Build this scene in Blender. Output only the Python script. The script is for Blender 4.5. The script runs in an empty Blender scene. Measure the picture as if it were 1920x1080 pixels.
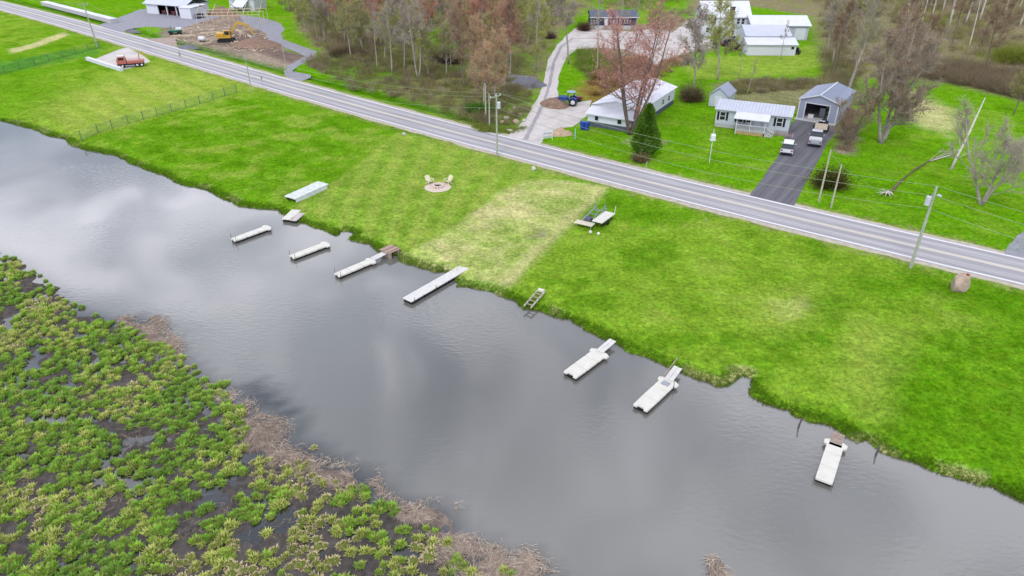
import bpy, math, random
import numpy as np
from mathutils import Vector, Matrix
from mathutils.geometry import tessellate_polygon
random.seed(7); RNG = np.random.default_rng(7)
SC = bpy.context.scene; COL = SC.collection; R = math.radians
# ---------------------------------------------------------------- camera, sky, sun, exposure
F, TH, H = 1300.0, R(30), 34.0                     # focal length in photo pixels, tilt, height above the lawn
CS, SN = math.cos(TH), math.sin(TH)
cd = bpy.data.cameras.new('camera'); cam = bpy.data.objects.new('camera', cd); COL.objects.link(cam)
cam.location = (0, 0, H); cam.rotation_euler = (R(90) - TH, 0, 0)
cd.sensor_width = 36; cd.lens = F / 1920 * 36; cd.clip_end = 6000; cd.clip_start = 0.5
SC.camera = cam
SC.view_settings.view_transform = 'Standard'; SC.view_settings.look = 'None'
SC.view_settings.gamma = 1; SC.view_settings.use_curve_mapping = False
SC.view_settings.exposure = 0.45
SUN_EL, SUN_AZ = R(52), R(200)                     # azimuth clockwise from +Y: high, behind and left of the camera
sl = bpy.data.lights.new('sun', 'SUN'); sl.energy = 1.45; sl.angle = R(14); sl.color = (1, .97, .92)
sun = bpy.data.objects.new('sun', sl); COL.objects.link(sun)
sd = Vector((math.sin(SUN_AZ) * math.cos(SUN_EL), math.cos(SUN_AZ) * math.cos(SUN_EL), math.sin(SUN_EL)))
sun.rotation_euler = sd.to_track_quat('Z', 'Y').to_euler()
W = bpy.data.worlds.new('World'); SC.world = W; W.use_nodes = True
nt = W.node_tree; N = nt.nodes; L = nt.links
bg = N['Background']; bg.inputs[1].default_value = 0.1
sky = N.new('ShaderNodeTexSky'); sky.sky_type = 'NISHITA'; sky.sun_disc = False
sky.sun_elevation = SUN_EL; sky.sun_rotation = SUN_AZ; sky.altitude = 100
tc = N.new('ShaderNodeTexCoord'); sp = N.new('ShaderNodeSeparateXYZ'); L.new(tc.outputs['Generated'], sp.inputs[0])
def wm(op, a, b=None, cl=False):
    m = N.new('ShaderNodeMath'); m.operation = op; m.use_clamp = cl
    for i, q in enumerate((a, b)):
        if q is None: continue
        if isinstance(q, (int, float)): m.inputs[i].default_value = q
        else: L.new(q, m.inputs[i])
    return m.outputs[0]
zz = wm('ADD', wm('MAXIMUM', sp.outputs[2], 0.0), 0.18)
cb = N.new('ShaderNodeCombineXYZ'); L.new(wm('DIVIDE', sp.outputs[0], zz), cb.inputs[0]); L.new(wm('DIVIDE', sp.outputs[1], zz), cb.inputs[1])
def wnoise(scale, det, off, dist=0.4):
    mp = N.new('ShaderNodeMapping'); mp.inputs['Location'].default_value = off; L.new(cb.outputs[0], mp.inputs[0])
    n = N.new('ShaderNodeTexNoise'); n.inputs['Scale'].default_value = scale; n.inputs['Detail'].default_value = det
    n.inputs['Roughness'].default_value = .52; n.inputs['Distortion'].default_value = dist
    L.new(mp.outputs[0], n.inputs['Vector']); return n.outputs['Fac']
def wramp(fac, stops):
    r = N.new('ShaderNodeValToRGB'); e = r.color_ramp.elements
    while len(e) < len(stops): e.new(.5)
    for el, (p, c) in zip(e, stops): el.position = p; el.color = (*c, 1)
    L.new(fac, r.inputs[0]); return r.outputs[0]
cover = wramp(wnoise(1.3, 7, (3.1, .9, 0)), [(.30, (.25, .25, .25)), (.46, (1, 1, 1))])
shade = wramp(wnoise(2.1, 7, (7.7, 2.2, 0), 1.2), [(.42, (5.6, 6.3, 7.9)), (.49, (9.2, 9.6, 11.2)), (.56, (14.3, 14.4, 16.2))])
el = N.new('ShaderNodeMapRange'); el.inputs[1].default_value = .15; el.inputs[2].default_value = .75; el.inputs[3].default_value = 1.6; el.inputs[4].default_value = .8; L.new(sp.outputs[2], el.inputs[0])
sc_ = N.new('ShaderNodeVectorMath'); sc_.operation = 'SCALE'; L.new(shade, sc_.inputs[0]); L.new(el.outputs[0], sc_.inputs[3]); shade = sc_.outputs[0]
mx = N.new('ShaderNodeMix'); mx.data_type = 'RGBA'
L.new(cover, mx.inputs[0]); L.new(sky.outputs[0], mx.inputs[6]); L.new(shade, mx.inputs[7]); L.new(mx.outputs[2], bg.inputs[0])
# ---------------------------------------------------------------- helpers
def G(u, v, z=0.0):                                # where the sight line through a photo pixel meets height z
    x = (u - 960) / F; y = (v - 540) / F
    t = (H - z) / (SN + y * CS)
    return (x * t, (CS - y * SN) * t)
def hat(u, v, vt):                                 # height of a thing standing at (u, v) that reaches up to row vt
    x, y = G(u, v); k = (vt - 540) / F
    return H - y * (SN + k * CS) / (CS - k * SN)
KA = 1 / 1.6
def srgb(r, g, b, k=KA):
    f = lambda c: (c / 255 / 12.92 if c <= 10 else ((c / 255 + .055) / 1.055) ** 2.4) * k
    return (f(r), f(g), f(b))
_m = {}
def mat(name, rgb, rough=.8, metal=0., var=.12, scale=3., bump=0., spec=.3, dist=.05):
    if name in _m: return _m[name]
    m = bpy.data.materials.new(name); m.use_nodes = True; n = m.node_tree.nodes; l = m.node_tree.links; b = n['Principled BSDF']
    b.inputs['Roughness'].default_value = rough; b.inputs['Metallic'].default_value = metal; b.inputs['Specular IOR Level'].default_value = spec
    c = n.new('ShaderNodeTexCoord'); t = n.new('ShaderNodeTexNoise'); t.inputs['Scale'].default_value = scale; t.inputs['Detail'].default_value = 5
    l.new(c.outputs['Object'], t.inputs['Vector'])
    r = n.new('ShaderNodeValToRGB'); r.color_ramp.elements[0].position = .3; r.color_ramp.elements[1].position = .7
    r.color_ramp.elements[0].color = (*[q * (1 - var) for q in rgb], 1); r.color_ramp.elements[1].color = (*[q * (1 + var) for q in rgb], 1)
    l.new(t.outputs[0], r.inputs[0]); l.new(r.outputs[0], b.inputs['Base Color'])
    if bump:
        bp = n.new('ShaderNodeBump'); bp.inputs['Strength'].default_value = bump; bp.inputs['Distance'].default_value = dist
        l.new(t.outputs[0], bp.inputs['Height']); l.new(bp.outputs[0], b.inputs['Normal'])
    _m[name] = m; return m
def attr_mat(name, fine=1.2, fvar=.25, mid=.25, mvar=.15, bump=.4, dist=.06, trans=0., rough=.9, hue=.0, spec=.0):
    m = bpy.data.materials.new(name); m.use_nodes = True; n = m.node_tree.nodes; l = m.node_tree.links; b = n['Principled BSDF']
    b.inputs['Roughness'].default_value = rough; b.inputs['Specular IOR Level'].default_value = spec
    a = n.new('ShaderNodeAttribute'); a.attribute_name = 'Col'
    g = n.new('ShaderNodeNewGeometry')
    def noi(s, d, ro=.6):
        t = n.new('ShaderNodeTexNoise'); t.inputs['Scale'].default_value = s; t.inputs['Detail'].default_value = d; t.inputs['Roughness'].default_value = ro
        l.new(g.outputs['Position'], t.inputs['Vector']); return t.outputs[0]
    def rng(o, lo, hi):
        q = n.new('ShaderNodeMapRange'); q.inputs[1].default_value = .28; q.inputs[2].default_value = .72; q.inputs[3].default_value = lo; q.inputs[4].default_value = hi
        l.new(o, q.inputs[0]); return q.outputs[0]
    f1 = noi(fine, 6, .7); f2 = noi(mid, 5)
    mu = n.new('ShaderNodeMath'); mu.operation = 'MULTIPLY'; l.new(rng(f1, 1 - fvar, 1 + fvar), mu.inputs[0]); l.new(rng(f2, 1 - mvar, 1 + mvar), mu.inputs[1])
    mx = n.new('ShaderNodeVectorMath'); mx.operation = 'SCALE'; l.new(a.outputs['Color'], mx.inputs[0]); l.new(mu.outputs[0], mx.inputs[3])
    out = mx.outputs[0]
    if hue:
        h = n.new('ShaderNodeHueSaturation'); l.new(out, h.inputs['Color']); l.new(rng(noi(mid * 1.7, 6), .5 - hue, .5 + hue), h.inputs['Hue']); out = h.outputs[0]
    l.new(out, b.inputs['Base Color'])
    if bump:
        bp = n.new('ShaderNodeBump'); bp.inputs['Strength'].default_value = bump; bp.inputs['Distance'].default_value = dist
        l.new(f1, bp.inputs['Height']); l.new(bp.outputs[0], b.inputs['Normal'])
    if trans:
        ad = n.new('ShaderNodeMixShader'); tr = n.new('ShaderNodeBsdfTranslucent'); l.new(out, tr.inputs[0]); ad.inputs[0].default_value = trans
        l.new(b.outputs[0], ad.inputs[1]); l.new(tr.outputs[0], ad.inputs[2]); l.new(ad.outputs[0], n['Material Output'].inputs[0])
    return m
def tag(o, label=None, cat=None, group=None, kind=None):
    if label: o['label'] = label
    if cat: o['category'] = cat
    if group: o['group'] = group
    if kind: o['kind'] = kind
    return o
def link(name, me, parent=None):
    o = bpy.data.objects.new(name, me); COL.objects.link(o); o.parent = parent; return o
def thing(name, label, cat, loc=(0, 0, 0), rz=0, group=None):
    o = link(name, None); o.empty_display_size = .2
    o.location = (loc[0], loc[1], loc[2] if len(loc) > 2 else 0); o.rotation_euler = (0, 0, rz)
    return tag(o, label, cat, group)
def copy_tree(o, parent=None):
    c = o.copy(); COL.objects.link(c)
    if parent: c.parent = parent
    for ch in o.children: copy_tree(ch, c)
    return c
class MB:
    def __init__(s): s.v = []; s.f = []
    def box(s, x0, x1, y0, y1, z0, z1, m=None):
        i = len(s.v); p = [(x, y, z) for z in (z0, z1) for x, y in ((x0, y0), (x1, y0), (x1, y1), (x0, y1))]
        if m is not None: p = [tuple(m @ Vector(q)) for q in p]
        s.v += p; s.f += [tuple(i + k for k in q) for q in ((3, 2, 1, 0), (4, 5, 6, 7), (0, 1, 5, 4), (1, 2, 6, 5), (2, 3, 7, 6), (3, 0, 4, 7))]; return s
    def bar(s, a, b, w, h=None):                    # rectangular bar from a to b
        a = Vector(a); b = Vector(b); d = b - a; h = h or w
        q = d.to_track_quat('X', 'Z').to_matrix().to_4x4(); q.translation = a
        return s.box(0, d.length, -w / 2, w / 2, -h / 2, h / 2, q)
    def tube(s, pts, rad, n=8, cap=True):
        pts = [Vector(p) for p in pts]; i = len(s.v)
        if isinstance(rad, (int, float)): rad = [rad] * len(pts)
        for k, p in enumerate(pts):
            d = (pts[min(k + 1, len(pts) - 1)] - pts[max(k - 1, 0)]).normalized()
            a = d.orthogonal().normalized() if abs(d.z) < .95 else Vector((1, 0, 0)) - d * d.x
            a.normalize(); b = d.cross(a)
            for j in range(n):
                t = 2 * math.pi * j / n; s.v.append(tuple(p + (a * math.cos(t) + b * math.sin(t)) * rad[k]))
        for k in range(len(pts) - 1):
            for j in range(n):
                s.f.append((i + k * n + j, i + k * n + (j + 1) % n, i + (k + 1) * n + (j + 1) % n, i + (k + 1) * n + j))
        if cap: s.f.append(tuple(i + j for j in range(n))[::-1]); s.f.append(tuple(i + (len(pts) - 1) * n + j for j in range(n)))
        return s
    def cyl(s, x, y, z0, z1, r, n=12): return s.tube([(x, y, z0), (x, y, z1)], r, n)
    def prism(s, poly, y0, y1, ax='y'):             # outline in (x, z) pushed along y; ax='x': outline in (y, z) along x; 'z': (x, y) along z
        i = len(s.v); n = len(poly)
        for t in (y0, y1):
            for a, b in poly: s.v.append((a, t, b) if ax == 'y' else (t, a, b) if ax == 'x' else (a, b, t))
        s.f.append(tuple(range(i, i + n))); s.f.append(tuple(range(i + 2 * n - 1, i + n - 1, -1)))
        for k in range(n): s.f.append((i + k, i + n + k, i + n + (k + 1) % n, i + (k + 1) % n))
        return s
    def loft(s, rings, cap=True):
        i = len(s.v); n = len(rings[0])
        for r in rings: s.v += [tuple(p) for p in r]
        for k in range(len(rings) - 1):
            for j in range(n): s.f.append((i + k * n + j, i + k * n + (j + 1) % n, i + (k + 1) * n + (j + 1) % n, i + (k + 1) * n + j))
        if cap: s.f.append(tuple(i + j for j in range(n))[::-1]); s.f.append(tuple(i + (len(rings) - 1) * n + j for j in range(n)))
        return s
    def xf(s, m): s.v = [tuple(m @ Vector(p)) for p in s.v]; return s
    def mesh(s, name, m, smooth=False, fix=True):
        me = bpy.data.meshes.new(name); me.from_pydata(s.v, [], s.f)
        if fix:
            import bmesh
            b = bmesh.new(); b.from_mesh(me); bmesh.ops.recalc_face_normals(b, faces=b.faces); b.to_mesh(me); b.free()
        me.materials.append(m)
        if smooth: me.polygons.foreach_set('use_smooth', [True] * len(me.polygons))
        return me
    def build(s, name, m, parent=None, smooth=False, bevel=0):
        o = link(name, s.mesh(name, m, smooth), parent)
        if bevel:
            b = o.modifiers.new('bevel', 'BEVEL'); b.width = bevel; b.segments = 2; b.limit_method = 'ANGLE'
        return o
def np_mesh(name, V, Fc, m, parent=None, col=None, mats=None, midx=None, smooth=False):
    me = bpy.data.meshes.new(name); k = Fc.shape[1]
    me.vertices.add(len(V)); me.vertices.foreach_set('co', V.astype(np.float32).ravel())
    me.loops.add(Fc.size); me.loops.foreach_set('vertex_index', Fc.astype(np.int32).ravel())
    me.polygons.add(len(Fc)); me.polygons.foreach_set('loop_start', np.arange(0, Fc.size, k, dtype=np.int32)); me.polygons.foreach_set('loop_total', np.full(len(Fc), k, np.int32))
    for q in (mats or [m]): me.materials.append(q)
    if midx is not None: me.polygons.foreach_set('material_index', midx.astype(np.int32))
    if smooth: me.polygons.foreach_set('use_smooth', np.ones(len(Fc), bool))
    if col is not None:
        a = me.color_attributes.new('Col', 'FLOAT_COLOR', 'POINT'); c = np.ones((len(V), 4), np.float32); c[:, :3] = col; a.data.foreach_set('color', c.ravel())
    me.update(); me.validate(); return me
def vnoise(x, y, seed=0):
    xi = np.floor(x).astype(np.int64); yi = np.floor(y).astype(np.int64); xf = x - xi; yf = y - yi
    u = xf * xf * (3 - 2 * xf); v = yf * yf * (3 - 2 * yf)
    def h(a, b):
        n = (a * 374761393 + b * 668265263 + seed * 1442695) & 0xffffffff
        n = ((n ^ (n >> 13)) * 1274126177) & 0xffffffff; n = (n ^ (n >> 16)) & 0xffff
        return n / 65535.0
    return (h(xi, yi) * (1 - u) + h(xi + 1, yi) * u) * (1 - v) + (h(xi, yi + 1) * (1 - u) + h(xi + 1, yi + 1) * u) * v
def fbm(x, y, s, o=4, seed=0):
    t = 0; a = .5; w = 0
    for k in range(o): t = t + a * vnoise(x * s * 2 ** k + 13.7 * k, y * s * 2 ** k - 7.1 * k, seed + k); w += a; a *= .55
    return t / w
def inside(x, y, P):
    r = np.zeros(x.shape, bool); n = len(P)
    for i in range(n):
        x1, y1 = P[i]; x2, y2 = P[(i + 1) % n]
        if y1 == y2: continue
        c = (y1 > y) != (y2 > y); r ^= c & (x < (x2 - x1) * (y - y1) / (y2 - y1) + x1)
    return r
def pdist(x, y, P, closed=True):
    d = np.full(x.shape, 1e9); n = len(P)
    for i in range(n if closed else n - 1):
        ax, ay = P[i]; bx, by = P[(i + 1) % n]; dx, dy = bx - ax, by - ay
        t = np.clip(((x - ax) * dx + (y - ay) * dy) / (dx * dx + dy * dy + 1e-9), 0, 1)
        d = np.minimum(d, np.hypot(x - ax - t * dx, y - ay - t * dy))
    return d
def sdf(x, y, P): d = pdist(x, y, P); return np.where(inside(x, y, P), d, -d)
def poly_px(pts, z=0): return [G(u, v, z) for u, v in pts]
sm = lambda t: np.clip(t, 0, 1) ** 2 * (3 - 2 * np.clip(t, 0, 1))
# ---------------------------------------------------------------- plan of the place
WZ = -0.6
shore_px = [(0,226),(40,236),(68,243),(85,252),(125,262),(140,275),(175,284),(215,290),(240,303),(275,318),(300,325),(340,345),(385,355),(420,372),(450,385),(480,390),(520,393),(545,410),(575,420),(600,428),(633,441),(641,432),(660,434),(668,443),(655,448),(693,458),(713,472),(738,475),(760,493),(805,505),(817,511),(833,510),(848,523),(860,535),(917,545),(940,553),(965,562),(982,577),(1011,580),(1042,594),(1066,598),(1115,625),(1153,643),(1173,654),(1223,673),(1248,685),(1270,693),(1300,708),(1350,726),(1370,722),(1378,706),(1394,701),(1410,709),(1409,740),(1437,758),(1457,763),(1488,778),(1519,787),(1563,798),(1585,813),(1612,829),(1626,818),(1639,835),(1657,849),(1720,870),(1800,898),(1860,915),(1920,942),(2060,985)]
SH = poly_px(shore_px, WZ)
SH = [(SH[0][0] - 500, SH[0][1] + 470), (SH[0][0] - 60, SH[0][1] + 56)] + SH + [(SH[-1][0] + 60, SH[-1][1] - 40), (SH[-1][0] + 500, SH[-1][1] - 420)]
LAND = SH + [(3500, -300), (3500, 4000), (-3500, 4000), (-3500, 1200)]
marsh_px = [(0,472),(20,476),(48,488),(70,508),(92,520),(115,540),(130,562),(150,578),(205,596),(235,600),(262,590),(300,600),(330,640),(345,672),(375,688),(392,712),(425,722),(442,745),(470,768),(500,780),(531,795),(522,832),(560,845),(582,842),(602,870),(690,885),(708,902),(722,925),(760,945),(800,948),(850,957),(867,985),(877,1017),(900,1024),(930,1025),(937,1042),(952,1055),(987,1037),(1010,1055),(1030,1090),(1050,1150)]
MA = poly_px(marsh_px, WZ)
MA = [(MA[0][0] - 400, MA[0][1] + 330), (MA[0][0] - 30, MA[0][1] + 22)] + MA + [(MA[-1][0] + 8, 8), (20, -60), (20, -400), (-700, -400)]
tuss_px = [(-900,250),(-300,385),(0,475),(20,478),(40,495),(60,512),(88,525),(106,548),(125,563),(160,582),(205,600),(238,612),(268,633),(304,645),(352,680),(365,697),(390,716),(428,722),(442,755),(470,770),(465,800),(458,840),(500,850),(542,868),(580,868),(588,900),(637,912),(690,912),(695,950),(742,945),(752,972),(792,980),(818,1000),(822,1035),(862,1048),(890,1075),(930,1110),(960,1300),(-900,1300)]
TU = poly_px(tuss_px, WZ)
ctr = [(0,10),(480,145),(677,200),(960,276),(1200,336),(1440,397),(1690,457),(1920,508)]
C8 = np.array([G(u, v) for u, v in ctr]); DIR = np.array([math.cos(R(-41)), math.sin(R(-41))]); NRM = np.array([-DIR[1], DIR[0]])
_t = C8 @ DIR; _n = C8 @ NRM; RC = np.polyfit(_t, _n, 3, w=[.6, 1, 1, 1, 1, 1, 1, 1])
def road_n(t):
    lo, hi = _t.min() - 10, _t.max() + 10; tc_ = np.clip(t, lo, hi); d = np.polyder(RC)
    return np.polyval(RC, tc_) + np.polyval(d, tc_) * (t - tc_)
def road_pt(t, off):                               # off > 0: far side (away from the water)
    p = DIR * t + NRM * road_n(t); e = .5; q = DIR * (t + e) + NRM * road_n(t + e); d = (q - p) / np.linalg.norm(q - p)
    return p + np.array([-d[1], d[0]]) * off
def road_off(x, y):
    t = x * DIR[0] + y * DIR[1]; return t, x * NRM[0] + y * NRM[1] - road_n(t)
print('road fit resid', np.round(_n - road_n(_t), 2))
PP = {k: poly_px(v) for k, v in dict(
    mow=[(748,247),(850,270),(960,300),(1060,330),(1000,372),(880,430),(700,520),(520,400),(545,388),(640,330),(700,285)],
    dry=[(985,338),(1060,338),(1135,350),(1085,405),(1010,470),(950,540),(860,540),(780,500),(745,480),(830,440),(900,390),(940,360)],
    dryt=[(1122,350),(1140,352),(1095,400),(1030,465),(960,530),(930,530),(1000,465),(1070,400)],
    left=[(-400,30),(0,100),(120,140),(160,255),(0,225),(-500,120)],
    field=[(445,178),(640,215),(740,248),(560,380),(520,395),(300,325),(150,262)],
    nfield=[(240,135),(300,118),(440,160),(440,175),(150,258),(60,235),(120,180)],
    lush=[(1690,660),(1800,610),(1990,620),(1990,960),(1800,890),(1650,830)],
    pale1=[(1440,540),(1530,540),(1530,590),(1450,620),(1420,590)],
    pale2=[(1590,590),(1690,620),(1680,740),(1640,800),(1590,740)],
    dirt=[(300,50),(400,28),(440,22),(480,40),(520,60),(545,95),(572,108),(540,128),(500,124),(430,106),(380,94),(330,86),(285,84),(265,76),(300,66)],
    mud=[(410,66),(480,56),(500,75),(540,95),(575,105),(545,118),(490,100),(430,88),(400,84)],
    pink=[(985,448),(1000,432),(1020,430),(1012,446)], wear1=[(1440,560),(1500,548),(1522,575),(1470,600)], wear2=[(930,395),(1000,392),(1040,402),(985,412)],
    floor=[(470,-60),(560,-10),(560,60),(600,95),(610,130),(720,170),(880,235),(960,244),(990,215),(1015,150),(1030,100),(1060,50),(1110,10),(1110,-60)],
    lawnw=[(590,100),(700,118),(760,135),(740,165),(650,160),(590,140),(565,130)],
    lawnw2=[(800,55),(860,50),(860,90),(810,110)],
    lawnw3=[(940,160),(1000,165),(1000,200),(960,225),(930,200)],
    ydirt=[(1260,20),(1320,60),(1350,90),(1290,100),(1220,125),(1170,125),(1080,90),(1110,50),(1220,45)],
    behind=[(1400,-60),(1300,-60),(1290,20),(1400,10),(1520,30),(1540,100),(1600,145),(1720,150),(1800,160),(1960,200),(2500,260),(2500,-60)],
    scrub=[(1340,160),(1400,145),(1500,150),(1590,180),(1590,215),(1500,205),(1400,195),(1340,185)],
    backyard=[(1380,105),(1530,85),(1545,120),(1480,140),(1300,150),(1270,110)],
    strip=[(1585,205),(1608,205),(1600,290),(1572,285)],
    rpale=[(1700,165),(1790,205),(1800,240),(1760,250),(1700,220),(1690,180)],
    puddirt=[(1180,255),(1245,262),(1215,285),(1165,268)],
    brownm=[(1075,170),(1150,110),(1270,90),(1290,110),(1180,170),(1110,205)],
    wrack1=[(225,595),(262,588),(300,600),(332,640),(345,675),(300,660),(268,640),(240,620)],
    wrack2=[(390,715),(440,740),(500,780),(535,795),(525,835),(600,865),(690,880),(715,905),(740,940),(690,930),(600,905),(500,855),(455,830),(462,775),(400,735)],
    wrack3=[(745,945),(850,953),(870,985),(880,1020),(935,1025),(955,1055),(990,1035),(1015,1055),(1035,1100),(930,1110),(890,1080),(825,1040),(820,1000),(760,975)],
    deep=[(428,722),(480,715),(520,730),(550,762),(566,790),(560,812),(600,830),(640,865),(600,870),(560,852),(520,840),(538,798),(500,775),(470,765),(445,745)],
).items()}
for k in ('wrack1', 'wrack2', 'wrack3', 'deep'): PP[k] = [(x * (1 + .6 / H), y * (1 + .6 / H)) for x, y in PP[k]]
PP['track'] = poly_px([(18,92),(60,82),(118,60),(128,66),(70,88),(24,100)])
PP['fence2'] = poly_px([(-60,128),(120,95),(190,88),(190,100),(60,128),(-60,150)])
C = {k: np.array(srgb(*v)) for k, v in dict(
    grass=(132,170,48), lush=(106,158,26), lush2=(82,136,10), mow=(154,178,76), dry=(188,196,120), pale=(172,186,86), tan=(216,206,150),
    ditch=(70,122,12), yard=(108,166,20), shoulder=(150,160,92), dirt=(172,152,140), mud=(130,112,104), floor=(142,146,86), brush=(150,134,112),
    gravel=(196,188,186), marshmud=(92,87,84), wrack=(150,134,122), bank=(82,84,46), rust=(150,110,72), bed=(70,72,60), teal=(70,140,66)).items()}
def ground(x, y):
    """height and base colour of the ground at plan points"""
    wx = (fbm(x, y, .35, 3, 5) - .5) * 3; wy = (fbm(x, y, .35, 3, 9) - .5) * 3
    X = x + wx; Y = y + wy
    dL = sdf(x + (fbm(x, y, .9, 3, 1) - .5) * .9, y + (fbm(x, y, .9, 3, 2) - .5) * .9, LAND)
    dM = sdf(x + wx * .3, y + wy * .3, MA)
    zl = np.interp(dL, [-8, -1.2, -.35, .1, .9, 3.4], [-2.2, -1.15, -.74, -.47, -.3, 0])
    zm = np.interp(dM, [-8, -2, 0, 1.5], [-2.2, -1.0, -.65, -.585]) + (fbm(x, y, .5, 4, 3) - .5) * .22 * (dM > -1)
    t, off = road_off(x, y)
    big = fbm(x, y, .06, 4, 21); med = fbm(x, y, .3, 4, 31); sml = fbm(x, y, 1.3, 3, 41)
    c = np.empty(x.shape + (3,)); c[:] = C['grass']
    def mix(col, w): nonlocal c; w = np.clip(w, 0, 1)[..., None]; c = c * (1 - w) + C[col] * w
    mix('lush', sm((big - .42) * 6) * .8); mix('pale', sm((med - .55) * 5) * .3); mix('lush2', sm((.44 - med) * 6) * .55)
    def zone(k, col, w=1., soft=1.2, warp=1.):
        q = sdf(x + wx * warp, y + wy * warp, PP[k]); mix(col, w * sm((q + soft / 2) / soft))
    far = off > 0
    mix('yard', np.where(far, .75, 0) * (.6 + .5 * sm((.5 - med) * 4 + .5)))
    zone('left', 'lush', .55, 10); zone('nfield', 'pale', .75, 14)
    s_ = np.sin((x * .75 + y * .66) * 1.1 + fbm(x, y, .1, 2, 77) * 4) * .5 + .5
    q = sdf(X, Y, PP['nfield']); mix('grass', (q > 0) * sm(s_ * 2 - .9) * .5)
    zone('field', 'lush', .8, 1.5, .25); q = sdf(X, Y, PP['field']); mix('pale', (q > 0) * sm((med - .5) * 5) * .4); mix('lush2', (q > 3) * sm((.47 - med) * 6) * .5)
    zone('mow', 'mow', .85, 1.0, .2); q = sdf(x, y, PP['mow'])
    ang = np.arctan2(x + 16, y + 8); st = np.sin(ang * 175 + (fbm(x, y, .05, 2, 6) - .5) * 3) * .5 + .5
    mix('lush', (q > .5) * sm(st * 2.0 - .6) * .42); mix('pale', (q > 0) * sm((med - .54) * 6) * .4)
    zone('dry', 'dry', .85, 1.4, .35); q = sdf(x, y, PP['dry']); mix('tan', (q > 0) * sm((med - .5) * 6) * .55); mix('grass', (q > 0) * sm((.44 - med) * 7) * .5)
    zone('dryt', 'tan', .5, 2, .3); zone('lush', 'lush', .85, 5); q = sdf(X, Y, PP['lush']); mix('lush2', (q > 0) * sm((.5 - sml) * 5) * .6)
    zone('pale1', 'pale', .5, 5); zone('pale2', 'pale', .4, 4); zone('pink', 'dirt', .6, 1.5); zone('wear1', 'tan', .25, 2); zone('wear2', 'tan', .45, 1.5); zone('track', 'tan', .8, 1.2, .3); zone('fence2', 'teal', .45, 4, .5)
    # far side of the road
    zone('floor', 'floor', .9, 5); q = sdf(X, Y, PP['floor']); mix('brush', (q > 0) * sm((med - .45) * 6) * .8); mix('lush2', (q > 0) * sm((.42 - big) * 9) * .5)
    zone('lawnw', 'yard', .95, 4); zone('lawnw2', 'yard', .95, 4); zone('lawnw3', 'yard', .8, 3)
    zone('behind', 'brush', .9, 6); q = sdf(X, Y, PP['behind']); mix('floor', (q > 0) * sm((.5 - med) * 6) * .8)
    zone('scrub', 'brush', .75, 3); zone('backyard', 'pale', .5, 3); zone('strip', 'dirt', .85, 1.5); zone('rpale', 'tan', .75, 6, 1.6)
    zone('ydirt', 'dirt', .8, 5); zone('puddirt', 'dirt', .6, 2); zone('brownm', 'rust', .75, 4); zone('dirt', 'dirt', .95, 2); zone('mud', 'mud', .9, 3)
    mix('mud', (sdf(X, Y, PP['dirt']) > 0) * sm((med - .52) * 8) * .6)
    beyond = sm((y - 262) / 6); mix('floor', beyond * .9)
    # road verges and the ditch on the far side
    mix('shoulder', sm((5.4 + (sml - .5) * 3 - np.abs(off)) * 1.2) * .8)
    dit = np.exp(-((off - 7.6 - (med - .5)) / 1.7) ** 2) * ((t > 14) | (t < -70)) * (np.abs(t - 20.5) > 3.4) * (t < 76)
    mix('ditch', dit * .85); mix('lush2', np.exp(-((off + 8) / 2.5) ** 2) * .5 * (t > -10))
    zl = np.where(dL > 1, zl - .45 * dit * (np.abs(off) > 4.8), zl)
    # banks, marsh, bed
    mix('lush', sm((2.2 - dL) / 1.6) * (dL > 0) * .6 * sm((med - .3) * 4)); mix('tan', sm((1.2 - dL)) * (dL > .1) * sm((fbm(x, y, .25, 3, 55) - .56) * 12) * .9)
    mix('bank', sm((.14 - dL) / .2)); mix('bed', sm((-.2 - dL) / .6))
    du, dv = x * DIR[0] + y * DIR[1], x * NRM[0] + y * NRM[1]; st2 = fbm(du * .25, dv, .9, 4, 120); st3 = fbm(du * .4, dv, 2.2, 2, 131)
    c = c * (1 + .36 * (st2 - .5) + .26 * (st3 - .5))[..., None]
    w = sm(dM + .5); c = c * (1 - w[..., None]) + C['marshmud'] * w[..., None]
    for k in ('wrack1', 'wrack2', 'wrack3'): zone(k, 'wrack', .8, 1.2, .5)
    z = np.where(dL > -3, zl, np.maximum(zl, zm))
    for k in ('wrack1', 'wrack2', 'wrack3'):
        z = z + .11 * sm(sdf(x, y, PP[k]) * 1.2) * (fbm(x, y, 1.1, 3, 140) - .25)
    return z, c
# ---------------------------------------------------------------- ground and water
ys = np.concatenate([np.arange(-60, 16, 4), np.arange(16, 70, .3), np.arange(70, 130, .42), np.arange(130, 270, .9), 270 * np.exp(np.linspace(0.004, 2.5, 24))])
ts = np.linspace(-1, 1, 401); ts = np.sign(ts) * np.abs(ts) ** 1.0
XX = ts[None, :] * (.80 * np.maximum(ys, 10)[:, None] + 30); ex = np.array([-1, 1])
XX = np.concatenate([np.full((len(ys), 1), -3200.), XX[:, :1] * 2.2, XX, XX[:, -1:] * 2.2, np.full((len(ys), 1), 3200.)], 1); XX = np.sort(XX, 1)
YY = np.repeat(ys[:, None], XX.shape[1], 1)
gz, gc = ground(XX, YY)
nr, nc = XX.shape; idx = np.arange(nr * nc).reshape(nr, nc)
quads = np.stack([idx[:-1, :-1], idx[:-1, 1:], idx[1:, 1:], idx[1:, :-1]], -1).reshape(-1, 4)
M_ground = attr_mat('ground_turf', fine=2.2, fvar=.5, mid=.6, mvar=.22, bump=.8, dist=.12, hue=.012)
g = link('ground', np_mesh('ground', np.stack([XX, YY, gz], -1).reshape(-1, 3), quads, M_ground, col=gc.reshape(-1, 3), smooth=True)); tag(g, kind='structure')
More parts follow.
